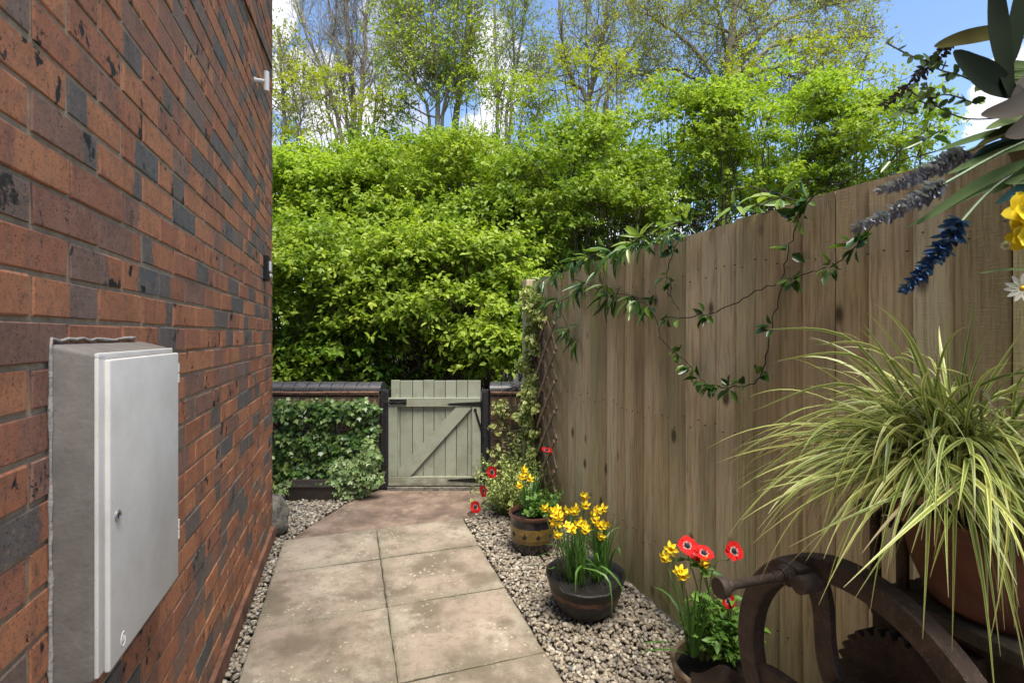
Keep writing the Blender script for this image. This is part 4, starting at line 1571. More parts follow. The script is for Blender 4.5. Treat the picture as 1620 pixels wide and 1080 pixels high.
# expanding trellis at the fence end, with its creeper
mb = MB()
lattice(mb, uv(3.84, FENCE_V - .035, .03), norm(-DW - .05 * NW), UP, norm(-NW + .05 * DW), .62, 1.42, .21, .030, .010)
tag(mb.build('trellis', M['lattice'], origin=uv(3.6, FENCE_V - .03, .03)), 'dark expanding trellis standing against the fence end', 'trellis')
sp = []
for z in np.arange(.25, 1.75, .11):
    uu = 3.72 + RNG.uniform(-.08, .06)
    sp.append((uv(uu, FENCE_V - .04, z), DW * RNG.uniform(.06, .16), UP * RNG.uniform(.05, .12), -NW * RNG.uniform(.04, .13)))
    if RNG.random() < .7:
        sp.append((uv(uu + RNG.uniform(-.2, .12), FENCE_V - .04, z + RNG.uniform(-.1, .1)), DW * .06, UP * .05, -NW * RNG.uniform(.05, .15)))
st = []
for k in range(10):
    uu = 3.6 + RNG.uniform(-.1, .2)
    st.append([uv(uu, FENCE_V - .06, 0), uv(uu + RNG.uniform(-.1, .1), FENCE_V - .06, .6), uv(uu + RNG.uniform(-.1, .1), FENCE_V - .06, 1.2), uv(3.75, FENCE_V - .06, 1.7)])
ivy('variegated_creeper', 'small-leaved yellow variegated creeper climbing the trellis at the fence post', sp, 2000, .042, M['euonymus'], st, shape=LEAF, cat='creeper', base=uv(3.65, FENCE_V - .06, 0))


# ------------------------------------------------------------------ climbers on the fence
def climber(name, label, paths, mat, leaf, per, step, base, ratio=.45, shape=LEAF, whorl=True, off=.02, hang=.6, stem_r=.0026):
    t = thing(name, base, label, 'climber')
    mb = MB()
    PP, DD, NN = [], [], []
    for pth in paths:
        pts = smooth_line(pth, max(8, 6 * len(pth)))
        pts = [p + RNG.normal(size=3) * .003 for p in pts]
        mb.tube(pts, list(np.linspace(stem_r, stem_r * .6, len(pts))), 6)
        L = sum(np.linalg.norm(pts[i + 1] - pts[i]) for i in range(len(pts) - 1))
        for s in np.arange(.03, L, step):
            if RNG.random() < .26:
                continue
            p, d = interp(pts, min(1, (s + RNG.uniform(-.3, .3) * step) / L) if L else 0)
            for _ in range(max(1, int(RNG.normal(per, 2.2)))):
                o = norm(-NW * .6 + RNG.normal(size=3) * .7 - UP * hang * .5 + d * .2)
                PP.append(p + o * .012)
                DD.append(norm(o - UP * hang * .4))
                NN.append(norm(-NW * .7 + UP * .6 + RNG.normal(size=3) * .4))
    PP, DD, NN = map(np.array, (PP, DD, NN))
    # keep in front of the boards below the fence top
    tip = (PP + DD * leaf) @ NW
    bad = (tip > FENCE_V - .016) & (PP[:, 2] < 1.80)
    DD[bad] = norm(DD[bad] - NW * ((DD[bad] @ NW) + .25)[:, None])
    n = len(PP)
    Ls = RNG.uniform(.6, 1.25, n) * leaf
    mb.build('stems', M['vine_stem'], t)
    leaves('foliage', shape, PP, DD, NN, Ls, Ls * ratio * RNG.uniform(.8, 1.2, n), mat, t)
    return t


def FP(*pp, v=FENCE_V - .035):
    return [PV(x, y, v) for x, y in pp]


climber('climbing_vine', 'glossy dark-leaved vine looping across the fence boards',
        [FP((905, 440), (960, 462), (1010, 470), (1036, 500), (1048, 538), (1075, 562), (1098, 585), (1118, 607), (1140, 612)),
         FP((1140, 612), (1180, 610), (1200, 598), (1213, 560), (1222, 512), (1236, 450), (1247, 400), (1262, 350), (1280, 318)),
         FP((1050, 500), (1085, 502), (1140, 490), (1200, 460), (1260, 438), (1310, 422), (1360, 385), (1390, 350)),
         FP((1058, 470), (1055, 430), (1072, 385), (1090, 360)),
         FP((1062, 440), (1062, 470), (1075, 490))],
        M['vine'], .052, 7, .095, uv(2.4, FENCE_V - .03, .1), .5, hang=.5)
climber('climbing_vine', 'arching vine shoots rising over the fence top',
        [FP((1090, 360), (1120, 330), (1160, 302), (1205, 298), (1258, 318)) , FP((1262, 345), (1285, 312), (1330, 290), (1400, 262), (1460, 245), (1530, 232)),
         FP((1400, 262), (1440, 225), (1470, 215), (1500, 205)), FP((1090, 362), (1150, 345), (1220, 335))],
        M['vine'], .052, 4, .12, uv(1.9, FENCE_V - .03, 1.5), .42, hang=.2)
climber('clematis', 'long-leaved clematis draped over the fence post and top edge',
        [FP((850, 450), (880, 430), (915, 410), (950, 405), (990, 395), (1040, 375), (1075, 365)),
         FP((858, 460), (870, 480), (900, 470), (930, 445), (975, 470)),
         FP((880, 470), (895, 510), (905, 530), (915, 540)),
         FP((855, 470), (875, 500), (885, 530)),
         FP((930, 405), (955, 440), (960, 470)),
         FP((940, 455), (965, 470), (1005, 472), (1030, 490))],
        M['clematis'], .12, 5, .085, uv(3.4, FENCE_V - .03, 1.2), .2, shape=LONG, hang=.9)
climber('clematis', 'light green clematis shoots standing above the fence top',
        [FP((930, 408), (960, 390), (1000, 380), (1045, 365), (1075, 350), v=FENCE_V + .03), FP((1000, 385), (1030, 365), (1075, 352), (1130, 340), (1170, 325), v=FENCE_V + .06),
         FP((1180, 330), (1230, 315), (1270, 300), v=FENCE_V + .05)],
        M['silk_green'] if False else leaf_mat('young_clematis_leaf', [(.12, .2, .03), (.2, .3, .05), (.28, .36, .08)], .35, .35), .11, 5, .11, uv(3.1, FENCE_V + .03, 1.6), .24, shape=LONG, hang=.1)


# ------------------------------------------------------------------ flowers
def daffodil_meshes():
    out = []
    for k in range(3):
        n = 6
        a = np.arange(n) * 2 * math.pi / n + RNG.uniform(-.1, .1, n)
        dirs = np.stack([np.cos(a), np.sin(a), RNG.uniform(-.25, .15, n)], 1)
        nr = np.tile(UP, (n, 1)) + RNG.normal(size=(n, 3)) * .2
        o = leaves('flower', LEAF, dirs * .003, dirs, nr, RNG.uniform(.85, 1.1, n) * .024, .015, M['yellow'], None)
        mb = MB()
        seg = 14
        mb2 = [(.0045, -.004), (.006, .004), (.0075, .012), (.0098, .018), (.0085, .0165), (.006, .011), (.004, .002)]
        mb.lathe(mb2, seg, wob=lambda a, j: (.0009 * math.sin(7 * a) if j in (3, 4) else 0, 0), tint=RNG.random())
        tr = mb.build('trumpet', M['orange'], o, smooth=True)
        out.append((o, tr))
    return out


def anemone_mesh():
    n = 13
    a = np.arange(n) * 2 * math.pi / n * 2 + RNG.uniform(-.12, .12, n)
    dirs = np.stack([np.cos(a), np.sin(a), RNG.uniform(.05, .32, n)], 1)
    T = np.array([(0, 0, 0), (.30, .35, .05), (.42, .72, .05), (.2, .97, -.02), (0, 1.0, -.03), (-.2, .97, -.02), (-.42, .72, .05), (-.30, .35, .05), (0, .45, 0)])
    shape = (T, [(0, 1, 8), (0, 8, 7), (8, 1, 2, 3), (8, 3, 4), (8, 4, 5), (8, 5, 6, 7)], T[:, 1])
    o = leaves('flower', shape, dirs * .004, dirs, np.tile(UP, (n, 1)), RNG.uniform(.88, 1.08, n) * .031, .026, M['red'], None)
    mb = MB()
    mb.lathe([(.0085, .001), (.008, .005), (.005, .008), (0, .009)], 14)
    for k in range(26):
        q = k * 2.4
        e = np.array([math.cos(q), math.sin(q), .35]) * RNG.uniform(.010, .014)
        mb.tube([e * .5 + UP * .002, e + UP * .004], [.0005, .0009], 4)
    c = mb.build('flower_centre', M['black_centre'], o, smooth=True)
    return o, c


DAFF = daffodil_meshes()
ANEM = anemone_mesh()


def put_flower(pair, parent, loc, facing, scale=1.0, spin=None):
    """copy of a finished flower and its inner piece, as a part of parent"""
    o, c = pair
    a = o.copy()
    COL.objects.link(a)
    b = c.copy()
    COL.objects.link(b)
    b.parent = a
    b.location = (0, 0, 0)
    a.parent = parent
    q = Vector(facing).normalized().to_track_quat('Z', 'Y')
    from mathutils import Quaternion
    q = q @ Quaternion((0, 0, 1), random.random() * 6.28 if spin is None else spin)
    a.rotation_mode = 'QUATERNION'
    a.rotation_quaternion = q
    a.scale = (scale,) * 3
    a.location = Vector(loc) - world_loc(parent)
    return a


def narcissus(label, base, n_leaf, spread, hmin, hmax, blooms, scale=1.0, lean=.25, extra=(), sources=None):
    """strap leaves and flower stalks in one clump; every bloom a part"""
    t = thing('daffodil_plant', base, label, 'daffodils')
    mb = MB()
    for k in range(n_leaf):
        q = RNG.random() * 6.283
        r = math.sqrt(RNG.random()) * spread
        p0 = base + np.array([math.cos(q) * r, math.sin(q) * r, 0])
        if sources is not None:
            p0 = sources[k % len(sources)] + RNG.normal(size=3) * np.array([.014, .014, 0])
        o = np.array([math.cos(q), math.sin(q), 0])
        L = RNG.uniform(hmin, hmax)
        ln = abs(RNG.normal(0, lean)) + .05
        dr = RNG.uniform(0, .35) if RNG.random() < .8 else RNG.uniform(.5, 1.0)
        pts = []
        for s in np.linspace(0, 1, 8):
            pts.append(p0 + o * L * (ln * s + dr * .45 * s ** 2.6) + UP * L * (s * math.sqrt(max(.1, 1 - min(ln, .9) ** 2)) - dr * .5 * s ** 3))
        wd = RNG.uniform(.007, .010)
        mb.strip(pts, [wd * .8, wd, wd, wd, wd * .95, wd * .85, wd * .6, wd * .12], np.cross(o, UP) + RNG.normal(size=3) * .3, .25, 0, RNG.random())
    for e in extra:
        pts = smooth_line(e, 9)
        mb.strip(pts, [.010, .011, .012, .012, .012, .011, .010, .008, .005, .0015], norm(np.cross(pts[-1] - pts[0], UP)), .2, 0, RNG.random())
    for loc, facing in blooms:
        loc = np.asarray(loc, float)
        src = base + np.array([RNG.normal() * spread * .4, RNG.normal() * spread * .4, 0])
        if sources is not None:
            src = sources[int(np.argmin([np.linalg.norm((s - loc)[:2]) for s in sources]))] + RNG.normal(size=3) * np.array([.02, .02, 0])
        back = loc - norm(np.asarray(facing, float)) * .012 * scale
        pts = smooth_line([src, src * .5 + loc * .5 + RNG.normal(size=3) * .008, back - UP * .02, back], 8)
        mb.tube(pts, .0022, 5, 1)
    mb.build('leaves', [M['daff_leaf'], M['stem_green']], t, smooth=True)
    for loc, facing in blooms:
        put_flower(DAFF[int(RNG.integers(3))], t, loc, facing, scale * RNG.uniform(.9, 1.1))
    return t


def pot_pos(px, py_ground_center):
    return G(px, py_ground_center)


# glazed pot at the back
gp = np.array([.128, 3.10, .0])
pot = thing('glazed_pot', gp, 'black and gold glazed pot on gravel nearest the gate', 'plant pot')
mb = MB()
prof = [(.0, 0), (.098, 0), (.104, .01), (.122, .05), (.136, .10), (.141, .15), (.139, .19), (.134, .212), (.136, .220), (.146, .228), (.150, .236), (.148, .245), (.140, .247), (.130, .240), (.124, .20), (.12, .15)]
mb.lathe(prof, 56)
mb.v = [tuple(np.array(q) + gp) for q in mb.v]
body = mb.build('pot_body', m_glaze, pot, smooth=60, origin=gp)
for a in (-2.55, -1.95, -1.35, -.7):
    mb = MB()
    for sgn, l in ((0, .034), (1, .022), (-1, .022)):
        ca, sa = math.cos(a), math.sin(a)
        tang = np.array([-sa, ca, 0])
        o = np.array([ca, sa, 0])
        c0 = gp + o * .1415 + UP * .122
        ax_ = norm(UP + tang * sgn * .9)
        bx_ = np.cross(o, ax_)
        pts = [c0 + ax_ * l * s + bx_ * w for s, w in ((0, 0), (.5, .006), (1, 0), (.5, -.006))]
        pts = [gp * np.array([1, 1, 0]) + norm((q - gp) * np.array([1, 1, 0])) * .1425 + UP * q[2] for q in pts]
        mb.add(pts, [(0, 1, 2, 3)])
    mb.build('leaf_motif', M['black_centre'], body)
mb = MB()
mb.lathe([(.126, .205), (.08, .214), (0, .218)], 24, gp)
mb.build('soil', M['soil'], pot)
fb = []
for px, py, d_ in ((829, 742, 3.06), (826, 754, 3.04), (838, 757, 3.12), (831, 748, 3.08), (822, 768, 3.04)):
    fb.append((P(px, py, d_), norm(np.array([RNG.uniform(-.6, .3), -1, RNG.uniform(-.3, .2)]))))
narcissus('short daffodil clump with a few open blooms in the glazed pot nearest the gate', gp + np.array([-.02, 0, .215]), 34, .05, .2, .34, fb, 1.1, .16)


def herb(name, label, cat, base, n_st, spread, hmin, hmax, leaf, mat, per=9, shape=LEAF, ratio=.55, lean=.5):
    t = thing(name, base, label, cat)
    mb = MB()
    PP, DD, NN = [], [], []
    for k in range(n_st):
        q = RNG.random() * 6.283
        o = np.array([math.cos(q), math.sin(q), 0])
        p0 = base + o * spread * .3 * RNG.random()
        L = RNG.uniform(hmin, hmax)
        e = p0 + o * spread * RNG.random() + UP * L
        pts = smooth_line([p0, p0 * .5 + e * .5 + UP * L * .12, e], 7)
        mb.tube(pts, .0016, 4, cap=False)
        for j in range(per):
            p, d = interp(pts, .2 + .8 * (j + .5) / per)
            oo = norm(np.cross(d, rdir(1)[0]) + d * .4)
            PP.append(p)
            DD.append(oo)
            NN.append(norm(UP + RNG.normal(size=3) * .45 + o * .3))
    PP, DD, NN = map(np.array, (PP, DD, NN))
    n = len(PP)
    Ls = RNG.uniform(.6, 1.2, n) * leaf
    mb.build('stems', M['stem_green'], t)
    leaves('foliage', shape, PP, DD, NN, Ls, Ls * ratio, mat, t)
    return t


FERN = (np.array([(0, 0, 0), (.10, .25, .02), (.5, .38, .03), (.16, .5, .02), (.46, .72, .02), (0, 1., -.05), (-.46, .72, .02), (-.16, .5, .02), (-.5, .38, .03), (-.10, .25, .02)]),
        [(0, 1, 2, 3), (0, 3, 4, 5), (0, 5, 6, 7), (0, 7, 8, 9)], np.array([0, .5, 1, .5, 1, 1, 1, .5, 1, .5]))
herb('leafy_plant', 'low feathery green plant under the daffodils in the glazed pot', 'plant', gp + np.array([.05, 0, .21]), 60, .15, .05, .16, .032, M['herb'], 8, FERN, .8)
euo = herb('variegated_shrub', 'cream and green variegated bush between the gate and the glazed pot', 'shrub', np.array([-.02, 3.72, 0]), 190, .28, .08, .42, .030, M['euonymus'], 12, LEAF, .6)
herb('variegated_shrub', 'small loose variegated bush against the short brick wall', 'shrub', np.array([.08, 4.1, 0]), 60, .22, .2, .6, .03, M['euonymus'], 9, LEAF, .6)

# anemones behind the glazed pot: stalks bending out of the variegated bush
an = thing('anemone_plant', (-.02, 3.62, 0), 'red anemones on bending stalks around the variegated bush by the gate', 'anemones')
mb = MB()
abl = [(P(779, 746, 3.45), (-.45, -1, .1)), (P(766, 776, 3.42), (-.9, -.7, .0)), (P(753, 801, 3.4), (-.5, -1, .15)), (P(865, 713, 3.5), (.1, -.25, 1))]
for loc, fc in abl:
    b0 = np.array([-.02 + RNG.normal() * .04, 3.6, .05]) if loc[0] < .1 else np.array([.16, 3.5, .1])
    back = loc - norm(np.array(fc, float)) * .012
    mb.tube(smooth_line([b0, b0 * .5 + back * .5 + UP * .08, back - UP * .0 - norm(np.array(fc, float)) * .03, back], 9), .002, 5)
mb.build('stems', M['stem_green'], an)
for loc, fc in abl:
    put_flower(ANEM, an, loc, fc, 1.25)

# cast iron cauldron
cp = np.array([.357, 2.40, .0])
cau = thing('cauldron', cp, 'black cast iron cauldron planter with chipped rim, middle of the three planted pots', 'plant pot')
mb = MB()
prof = [(.0, .014), (.09, .016), (.128, .034), (.152, .075), (.170, .120), (.180, .165), (.188, .185), (.192, .197), (.188, .203), (.181, .200), (.172, .17), (.158, .13)]


def chip(a, j):
    if 6 <= j <= 10:
        q = (math.degrees(a) - 270 + 540) % 360 - 180
        dip = -.022 * max(0.0, 1 - max(0.0, abs(q + 8) - 32) / 8.0) if abs(q + 8) < 40 else 0.0
        return (.001 * math.sin(5 * a), dip * (1 if j > 6 else .8) + .0015 * math.sin(9 * a + 1))
    return (.001 * math.sin(3 * a + j), 0)


mb.lathe(prof, 96, wob=chip)
mb.v = [tuple(np.array(q) + cp) for q in mb.v]
mb.build('bowl', m_cauldron, cau, smooth=60, origin=cp)
for a in (-1.9, .2, 2.3):
    mb = MB()
    c = cp + np.array([math.cos(a) * .10, math.sin(a) * .10, 0])
    mb.tube([c + UP * .06, c + np.array([math.cos(a), math.sin(a), 0]) * .012 - UP * .005], [.024, .016], 10)
    mb.build('foot', m_cauldron, cau, smooth=40)
bm = bmesh.new()
bmesh.ops.create_grid(bm, x_segments=26, y_segments=26, size=1.0)
for w in bm.verts:
    x, y = w.co.x, w.co.y
    r_, m_ = math.hypot(x, y), max(abs(x), abs(y))
    k = (m_ / r_ if r_ > 1e-6 else 1) * .168
    w.co = Vector((x * k, y * k, .168 + .012 * mnoise.noise(Vector((x * 7, y * 7, 3))) + .006 * mnoise.noise(Vector((x * 25, y * 25, 3)))))
mb = MB()
mb.add_bm(bm, cp)
mb.build('soil', M['soil'], cau)
bl = []
for px, py, dd in ((925, 784, 2.42), (926, 799, 2.42), (911, 803, 2.38), (909, 808, 2.34), (898, 808, 2.36), (862, 803, 2.36), (875, 808, 2.32), (883, 806, 2.36), (879, 815, 2.3), (886, 817, 2.3), (875, 826, 2.32),
                   (884, 829, 2.3), (882, 845, 2.28), (898, 831, 2.3), (905, 836, 2.28), (914, 829, 2.34), (920, 824, 2.36), (928, 833, 2.3), (926, 838, 2.28), (940, 812, 2.42), (945, 806, 2.44), (953, 804, 2.46),
                   (942, 822, 2.4), (947, 829, 2.36), (958, 829, 2.38), (952, 832, 2.34), (951, 848, 2.34)):
    bl.append((P(px, py, dd), norm(np.array([RNG.normal() * .55 - .1, -1 + RNG.normal() * .3, RNG.normal() * .3 - .1]))))
cs = [cp + np.array([-.075, -.02, .165]), cp + np.array([-.03, -.05, .165]), cp + np.array([.06, -.03, .165]), cp + np.array([.10, .03, .165]), cp + np.array([-.06, .05, .165])]
ex = [[cp + np.array([-.07, -.03, .17]), cp + np.array([-.14, -.05, .245]), P(870, 900, 2.28), P(858, 893, 2.2), P(832, 895, 2.15)],
      [cp + np.array([.05, -.04, .17]), cp + np.array([.03, -.09, .245]), P(918, 897, 2.2), P(950, 905, 2.16), P(966, 925, 2.12), P(968, 972, 2.12)],
      [cp + np.array([.05, -.04, .17]), P(925, 895, 2.3), P(912, 905, 2.22), P(911, 938, 2.2)],
      [cp + np.array([.05, -.03, .17]), P(950, 895, 2.25), P(975, 915, 2.2), P(988, 938, 2.2)],
      [cp + np.array([.11, 0, .17]), P(968, 880, 2.36), P(978, 866, 2.3), P(982, 880, 2.28)]]
narcissus('full clump of small bright yellow daffodils in the black cauldron', cp + np.array([0, -.01, .165]), 105, .06, .17, .36, bl, 1.06, .16, ex, cs)

# foreground pot with anemones and narcissus
fp = np.array([.72, 1.72, .0])
pot = thing('clay_pot', fp, 'brown clay pot with dark gold pocket lip in front of the rusty wheel', 'plant pot')
mb = MB()
prof = [(.0, 0), (.095, 0), (.11, .03), (.135, .10), (.148, .15), (.152, .18), (.158, .190), (.160, .199), (.154, .208), (.143, .204), (.138, .17), (.12, .12)]
mb.lathe(prof, 56)
mb.v = [tuple(np.array(q) + fp) for q in mb.v]
mb.build('pot_body', M['clay'], pot, smooth=60, origin=fp)
mb = MB()
mb.lathe([(.14, .172), (.07, .185), (0, .19)], 24, fp)
mb.build('soil', M['soil'], pot)
# the raised dark lip: a curved glazed pocket standing in front of the rim
mb = MB()
vs, fs = [], []
na = 26
for rr, zt in ((.150, 0), (.168, 0), (.178, 1), (.190, 1)):
    pass
c2 = P(1142, 1060, 1.63)
c2 = np.array([c2[0], c2[1], 0])
for i in range(na + 1):
    a = math.pi * (1.12 + .80 * i / na)
    q = i / na
    hgt = .262 + .062 * math.exp(-((q - .36) / .20) ** 2)
    for rr, z in ((.085, .03), (.116, .12), (.126, hgt - .006), (.122, hgt), (.114, hgt - .003), (.108, .22)):
        vs.append(c2 + np.array([math.cos(a) * rr, math.sin(a) * rr * .8, z]))
for i in range(na):
    for k in range(5):
        fs.append((i * 6 + k, (i + 1) * 6 + k, (i + 1) * 6 + k + 1, i * 6 + k + 1))
mb.add(vs, fs)
mb.v = [tuple(np.array(q)) for q in mb.v]
mb.build('pocket_lip', plain('dark_glaze', (.02, .012, .009), .3, 0, .5, 20, .2, 60), pot, smooth=60, origin=c2)
fl = [(P(1062, 868, 1.70), (-.5, -1, .2)), (P(1052, 881, 1.66), (-.7, -.9, -.2)), (P(1080, 908, 1.62), (-.2, -1, -.15)), (P(1114, 889, 1.64), (.1, -1, -.3)), (P(1076, 903, 1.63), (-.3, -1, .3))]
es = [[P(1088, 1035, 1.68), P(1062, 1018, 1.60), P(1042, 1014, 1.56), P(1015, 1017, 1.54)], [P(1090, 1036, 1.66), P(1060, 1027, 1.58), P(1015, 1030, 1.52)],
      [P(1098, 1035, 1.66), P(1060, 960, 1.66), P(1036, 918, 1.66)], [P(1100, 1035, 1.66), P(1082, 970, 1.66), P(1060, 908, 1.66)], [P(1095, 1035, 1.66), P(1050, 985, 1.62), P(1012, 950, 1.60)],
      [P(1105, 1030, 1.62), P(1125, 1015, 1.58), P(1145, 1004, 1.56)], [P(1096, 1035, 1.66), P(1070, 960, 1.68), P(1050, 920, 1.68)]]
narcissus('sparse yellow narcissus with upright strap leaves in the clay pot by the wheel', P(1095, 1036, 1.66), 16, .018, .2, .30, fl, 1.0, .14, es)
an = thing('anemone_plant', P(1130, 1040, 1.7), 'tall red anemones with white eyes standing in the clay pot by the wheel', 'anemones')
mb = MB()
abl = [(P(1087, 863, 1.66), (-.1, -.75, .7)), (P(1113, 875, 1.66), (.1, -.5, .9)), (P(1160, 871, 1.62), (.25, -.9, .45)), (P(1104, 874, 1.70), (-.3, -.6, .7)), (P(1152, 950, 1.66), (0, -1, .3))]
for k, (loc, fc) in enumerate(abl):
    b0 = P(1120 + 6 * k, 1036, 1.7)
    back = loc - norm(np.array(fc, float)) * .008
    mid = b0 * .45 + back * .55 + np.array([.01, 0, 0])
    if k == 2:
        mid = P(1128, 900, 1.66)
        mb.tube(smooth_line([b0, P(1120, 960, 1.68), mid, P(1140, 884, 1.65), P(1152, 886, 1.635), back], 14), .0018, 5)
    else:
        mb.tube(smooth_line([b0, mid, back - UP * .015, back], 9), .0022, 5)
mb.build('stems', M['stem_green'], an)
PP, DD, NN = [], [], []
for px, py, w in ((1085, 885, 14), (1110, 892, 14), (1125, 905, 12), (1095, 937, 12), (1112, 940, 12), (1118, 950, 10), (1160, 945, 10)):
    for k in range(4):
        a = RNG.random() * 6.28
        PP.append(P(px, py, 1.67))
        DD.append(norm(np.array([math.cos(a), math.sin(a) * .6 - .3, -.15])))
        NN.append(norm(UP + RNG.normal(size=3) * .3 - Y1 * .5))
PP, DD, NN = map(np.array, (PP, DD, NN))
leaves('foliage', LEAF, PP, DD, NN, .042, .022, M['herb'], an)
for loc, fc in abl[:4]:
    put_flower(ANEM, an, loc, fc, .95)
put_flower(ANEM, an, abl[4][0], abl[4][1], .7)
herb('leafy_plant', 'bushy fresh green plant filling the clay pot behind the wheel handle', 'plant', P(1150, 1045, 1.72), 55, .13, .06, .20, .044, M['herb'], 8, LEAF, .5)
herb('feathery_plant', 'feathery green plant under the red anemones in the clay pot', 'plant', P(1112, 1040, 1.7), 24, .07, .1, .17, .026, M['herb'], 9, FERN, .9)

# ------------------------------------------------------------------ old cast iron machine with flywheel
WC = np.array([.70, 1.04, .56])
WV = .97
mg = thing('cast_iron_mangle', uv(.75, 1.2, 0), 'old rusty cast iron machine with a large spoked handwheel and crank handle', 'machine')
AXN = (DW, UP, NW)


def ring_prof(R0, R1, w, b=.004):
    return [(R1, -w / 2 + b), (R1 + b, -w / 2), (R0 - b, -w / 2), (R0, -w / 2 + b), (R0, w / 2 - b), (R0 - b, w / 2), (R1 + b, w / 2), (R1, w / 2 - b), (R1, -w / 2 + b)]


def rot_ring(mb, c, R0, R1, w, seg=96):
    prof = ring_prof(R0, R1, w)
    vs, fs = [], []
    m = len(prof) - 1
    for k in range(seg):
        a = 2 * math.pi * k / seg
        for r, h in prof[:-1]:
            vs.append(c + DW * r * math.cos(a) + UP * r * math.sin(a) + NW * h)
    for k in range(seg):
        k2 = (k + 1) % seg
        for j in range(m):
            j2 = (j + 1) % m
            fs.append((k * m + j, k * m + j2, k2 * m + j2, k2 * m + j))
    mb.add(vs, fs)


mb = MB()
WR = .302
rot_ring(mb, WC + NW * .022, WR, WR - .052, .044)
mb.lathe([(.05, -.03), (.05, .03)], 28, WC + NW * .022, ax=AXN)
hd = PV(1262, 905, WV)
ang0 = math.atan2((hd - WC) @ UP, (hd - WC) @ DW)
for k in range(4):
    a0 = ang0 + k * 2 * math.pi / 4
    pts, wd = [], []
    n = 14
    for i in range(n + 1):
        s = i / n
        r = .04 + (WR - .04 - .03) * s
        a = a0 - .55 * (1 - s) + .45 * math.sin(math.pi * s) * .5
        pts.append(WC + NW * .022 + DW * r * math.cos(a) + UP * r * math.sin(a))
    vs, fs = [], []
    for i, p in enumerate(pts):
        t = norm(pts[min(i + 1, n)] - pts[max(i - 1, 0)])
        sdv = np.cross(NW, t)
        w = .021 + .012 * abs(i / n - .45) ** 1.5 * 2
        b = .004
        for x, z in ((-w, -.012 + b), (-w + b, -.012), (w - b, -.012), (w, -.012 + b), (w, .012 - b), (w - b, .012), (-w + b, .012), (-w, .012 - b)):
            vs.append(p + sdv * x + NW * z)
    for i in range(n):
        for k_ in range(8):
            fs.append((i * 8 + k_, i * 8 + (k_ + 1) % 8, i * 8 + 8 + (k_ + 1) % 8, i * 8 + 8 + k_))
    mb.add(vs, fs)
wheel = mb.build('flywheel', m_iron, mg, smooth=40)
mb = MB()
S0 = hd
mb.box(S0 - NW * .012, .062, .05, .035, (DW, UP, NW), .008)
mb.lathe([(.024, -.014), (.024, .006), (.018, .012), (0, .012)], 6, S0 - NW * .034 + DW * -.002, ax=(DW, UP, -NW))
mb.tube([S0 - NW * .02, S0 - NW * .05], [.02, .016], 16)
mb.tube([S0 - NW * .05, S0 - NW * .075, S0 - NW * .075, S0 - NW * .185, S0 - NW * .19, S0 - NW * .20], [.012, .012, .0105, .0095, .013, .0115], 16)
mb.tube([S0 - NW * .20, S0 - NW * .204, S0 - NW * .212, S0 - NW * .222], [.010, .021, .0235, .021], 20)
mb.lathe([(.019, -.018), (.019, .03), (.013, .034), (0, .034)], 14, S0 + DW * -.045 - NW * .02, ax=(DW, UP, -NW))
mb.build('crank_handle', m_iron, wheel, smooth=40)


def gear(name, c, r, w, teeth, th=.014, hub=.03):
    mb = MB()
    poly = []
    for k in range(teeth):
        a = 2 * math.pi * k / teeth
        st = 2 * math.pi / teeth
        for f, rr in ((0, r - th), (.22, r), (.48, r), (.7, r - th)):
            poly.append(((rr) * math.cos(a + f * st), (rr) * math.sin(a + f * st)))
    mb.prism(poly, -w / 2, w / 2, 0, (DW, UP, NW), c)
    mb.lathe([(hub, -w / 2 - .02), (hub, w / 2 + .02)], 20, c, ax=AXN)
    return mb.build(name, m_iron, mg)


gear('gear', WC + NW * .115 - DW * .05 + UP * .015, .145, .03, 34)
mb = MB()
mb.tube([WC - NW * .01, WC + NW * .5], [.02, .02], 16)
mb.build('shaft', m_iron, mg, smooth=40)
for vv in (1.17, 1.385):
    mb = MB()
    for (ua, ub) in ((.48, .44), (.80, .80)):
        mb.prism([(ua - .028, .768), (ua + .028, .768), (ub + .024, .0), (ub - .024, .0)], vv - .014, vv + .014, 0, (DW, UP, NW))
    mb.prism([(.46, .768), (.46, .72), (.60, .66), (.76, .63), (.80, .67), (.84, .72), (.84, .768)], vv - .016, vv + .016, 0, (DW, UP, NW))
    mb.prism([(.42, .22), (.82, .22), (.82, .27), (.42, .27)], vv - .011, vv + .011, 0, (DW, UP, NW))
    mb.prism([(.70, .30), (.79, .30), (.81, .63), (.68, .63)], vv - .010, vv + .010, 0, (DW, UP, NW))
    mb.build('side_frame', m_iron, mg)
for uu, zz in ((.77, .56), (.62, .44)):
    mb = MB()
    mb.tube([uv(uu, 1.19, zz), uv(uu, 1.37, zz)], .065, 24)
    mb.build('roller', M['lattice'], mg, smooth=40)
mb = MB()
for k in range(3):
    mb.box(uv(.55, 1.16 + .115 * k, .784), .46, .110, .028, (DW, NW, UP), .004, 0, tint=.1 + .3 * k)
mb.build('shelf_board', plain('dark_board', (.055, .042, .03), .9, 0, .5, 18, .6, 60), mg)  # plain dark brown boards
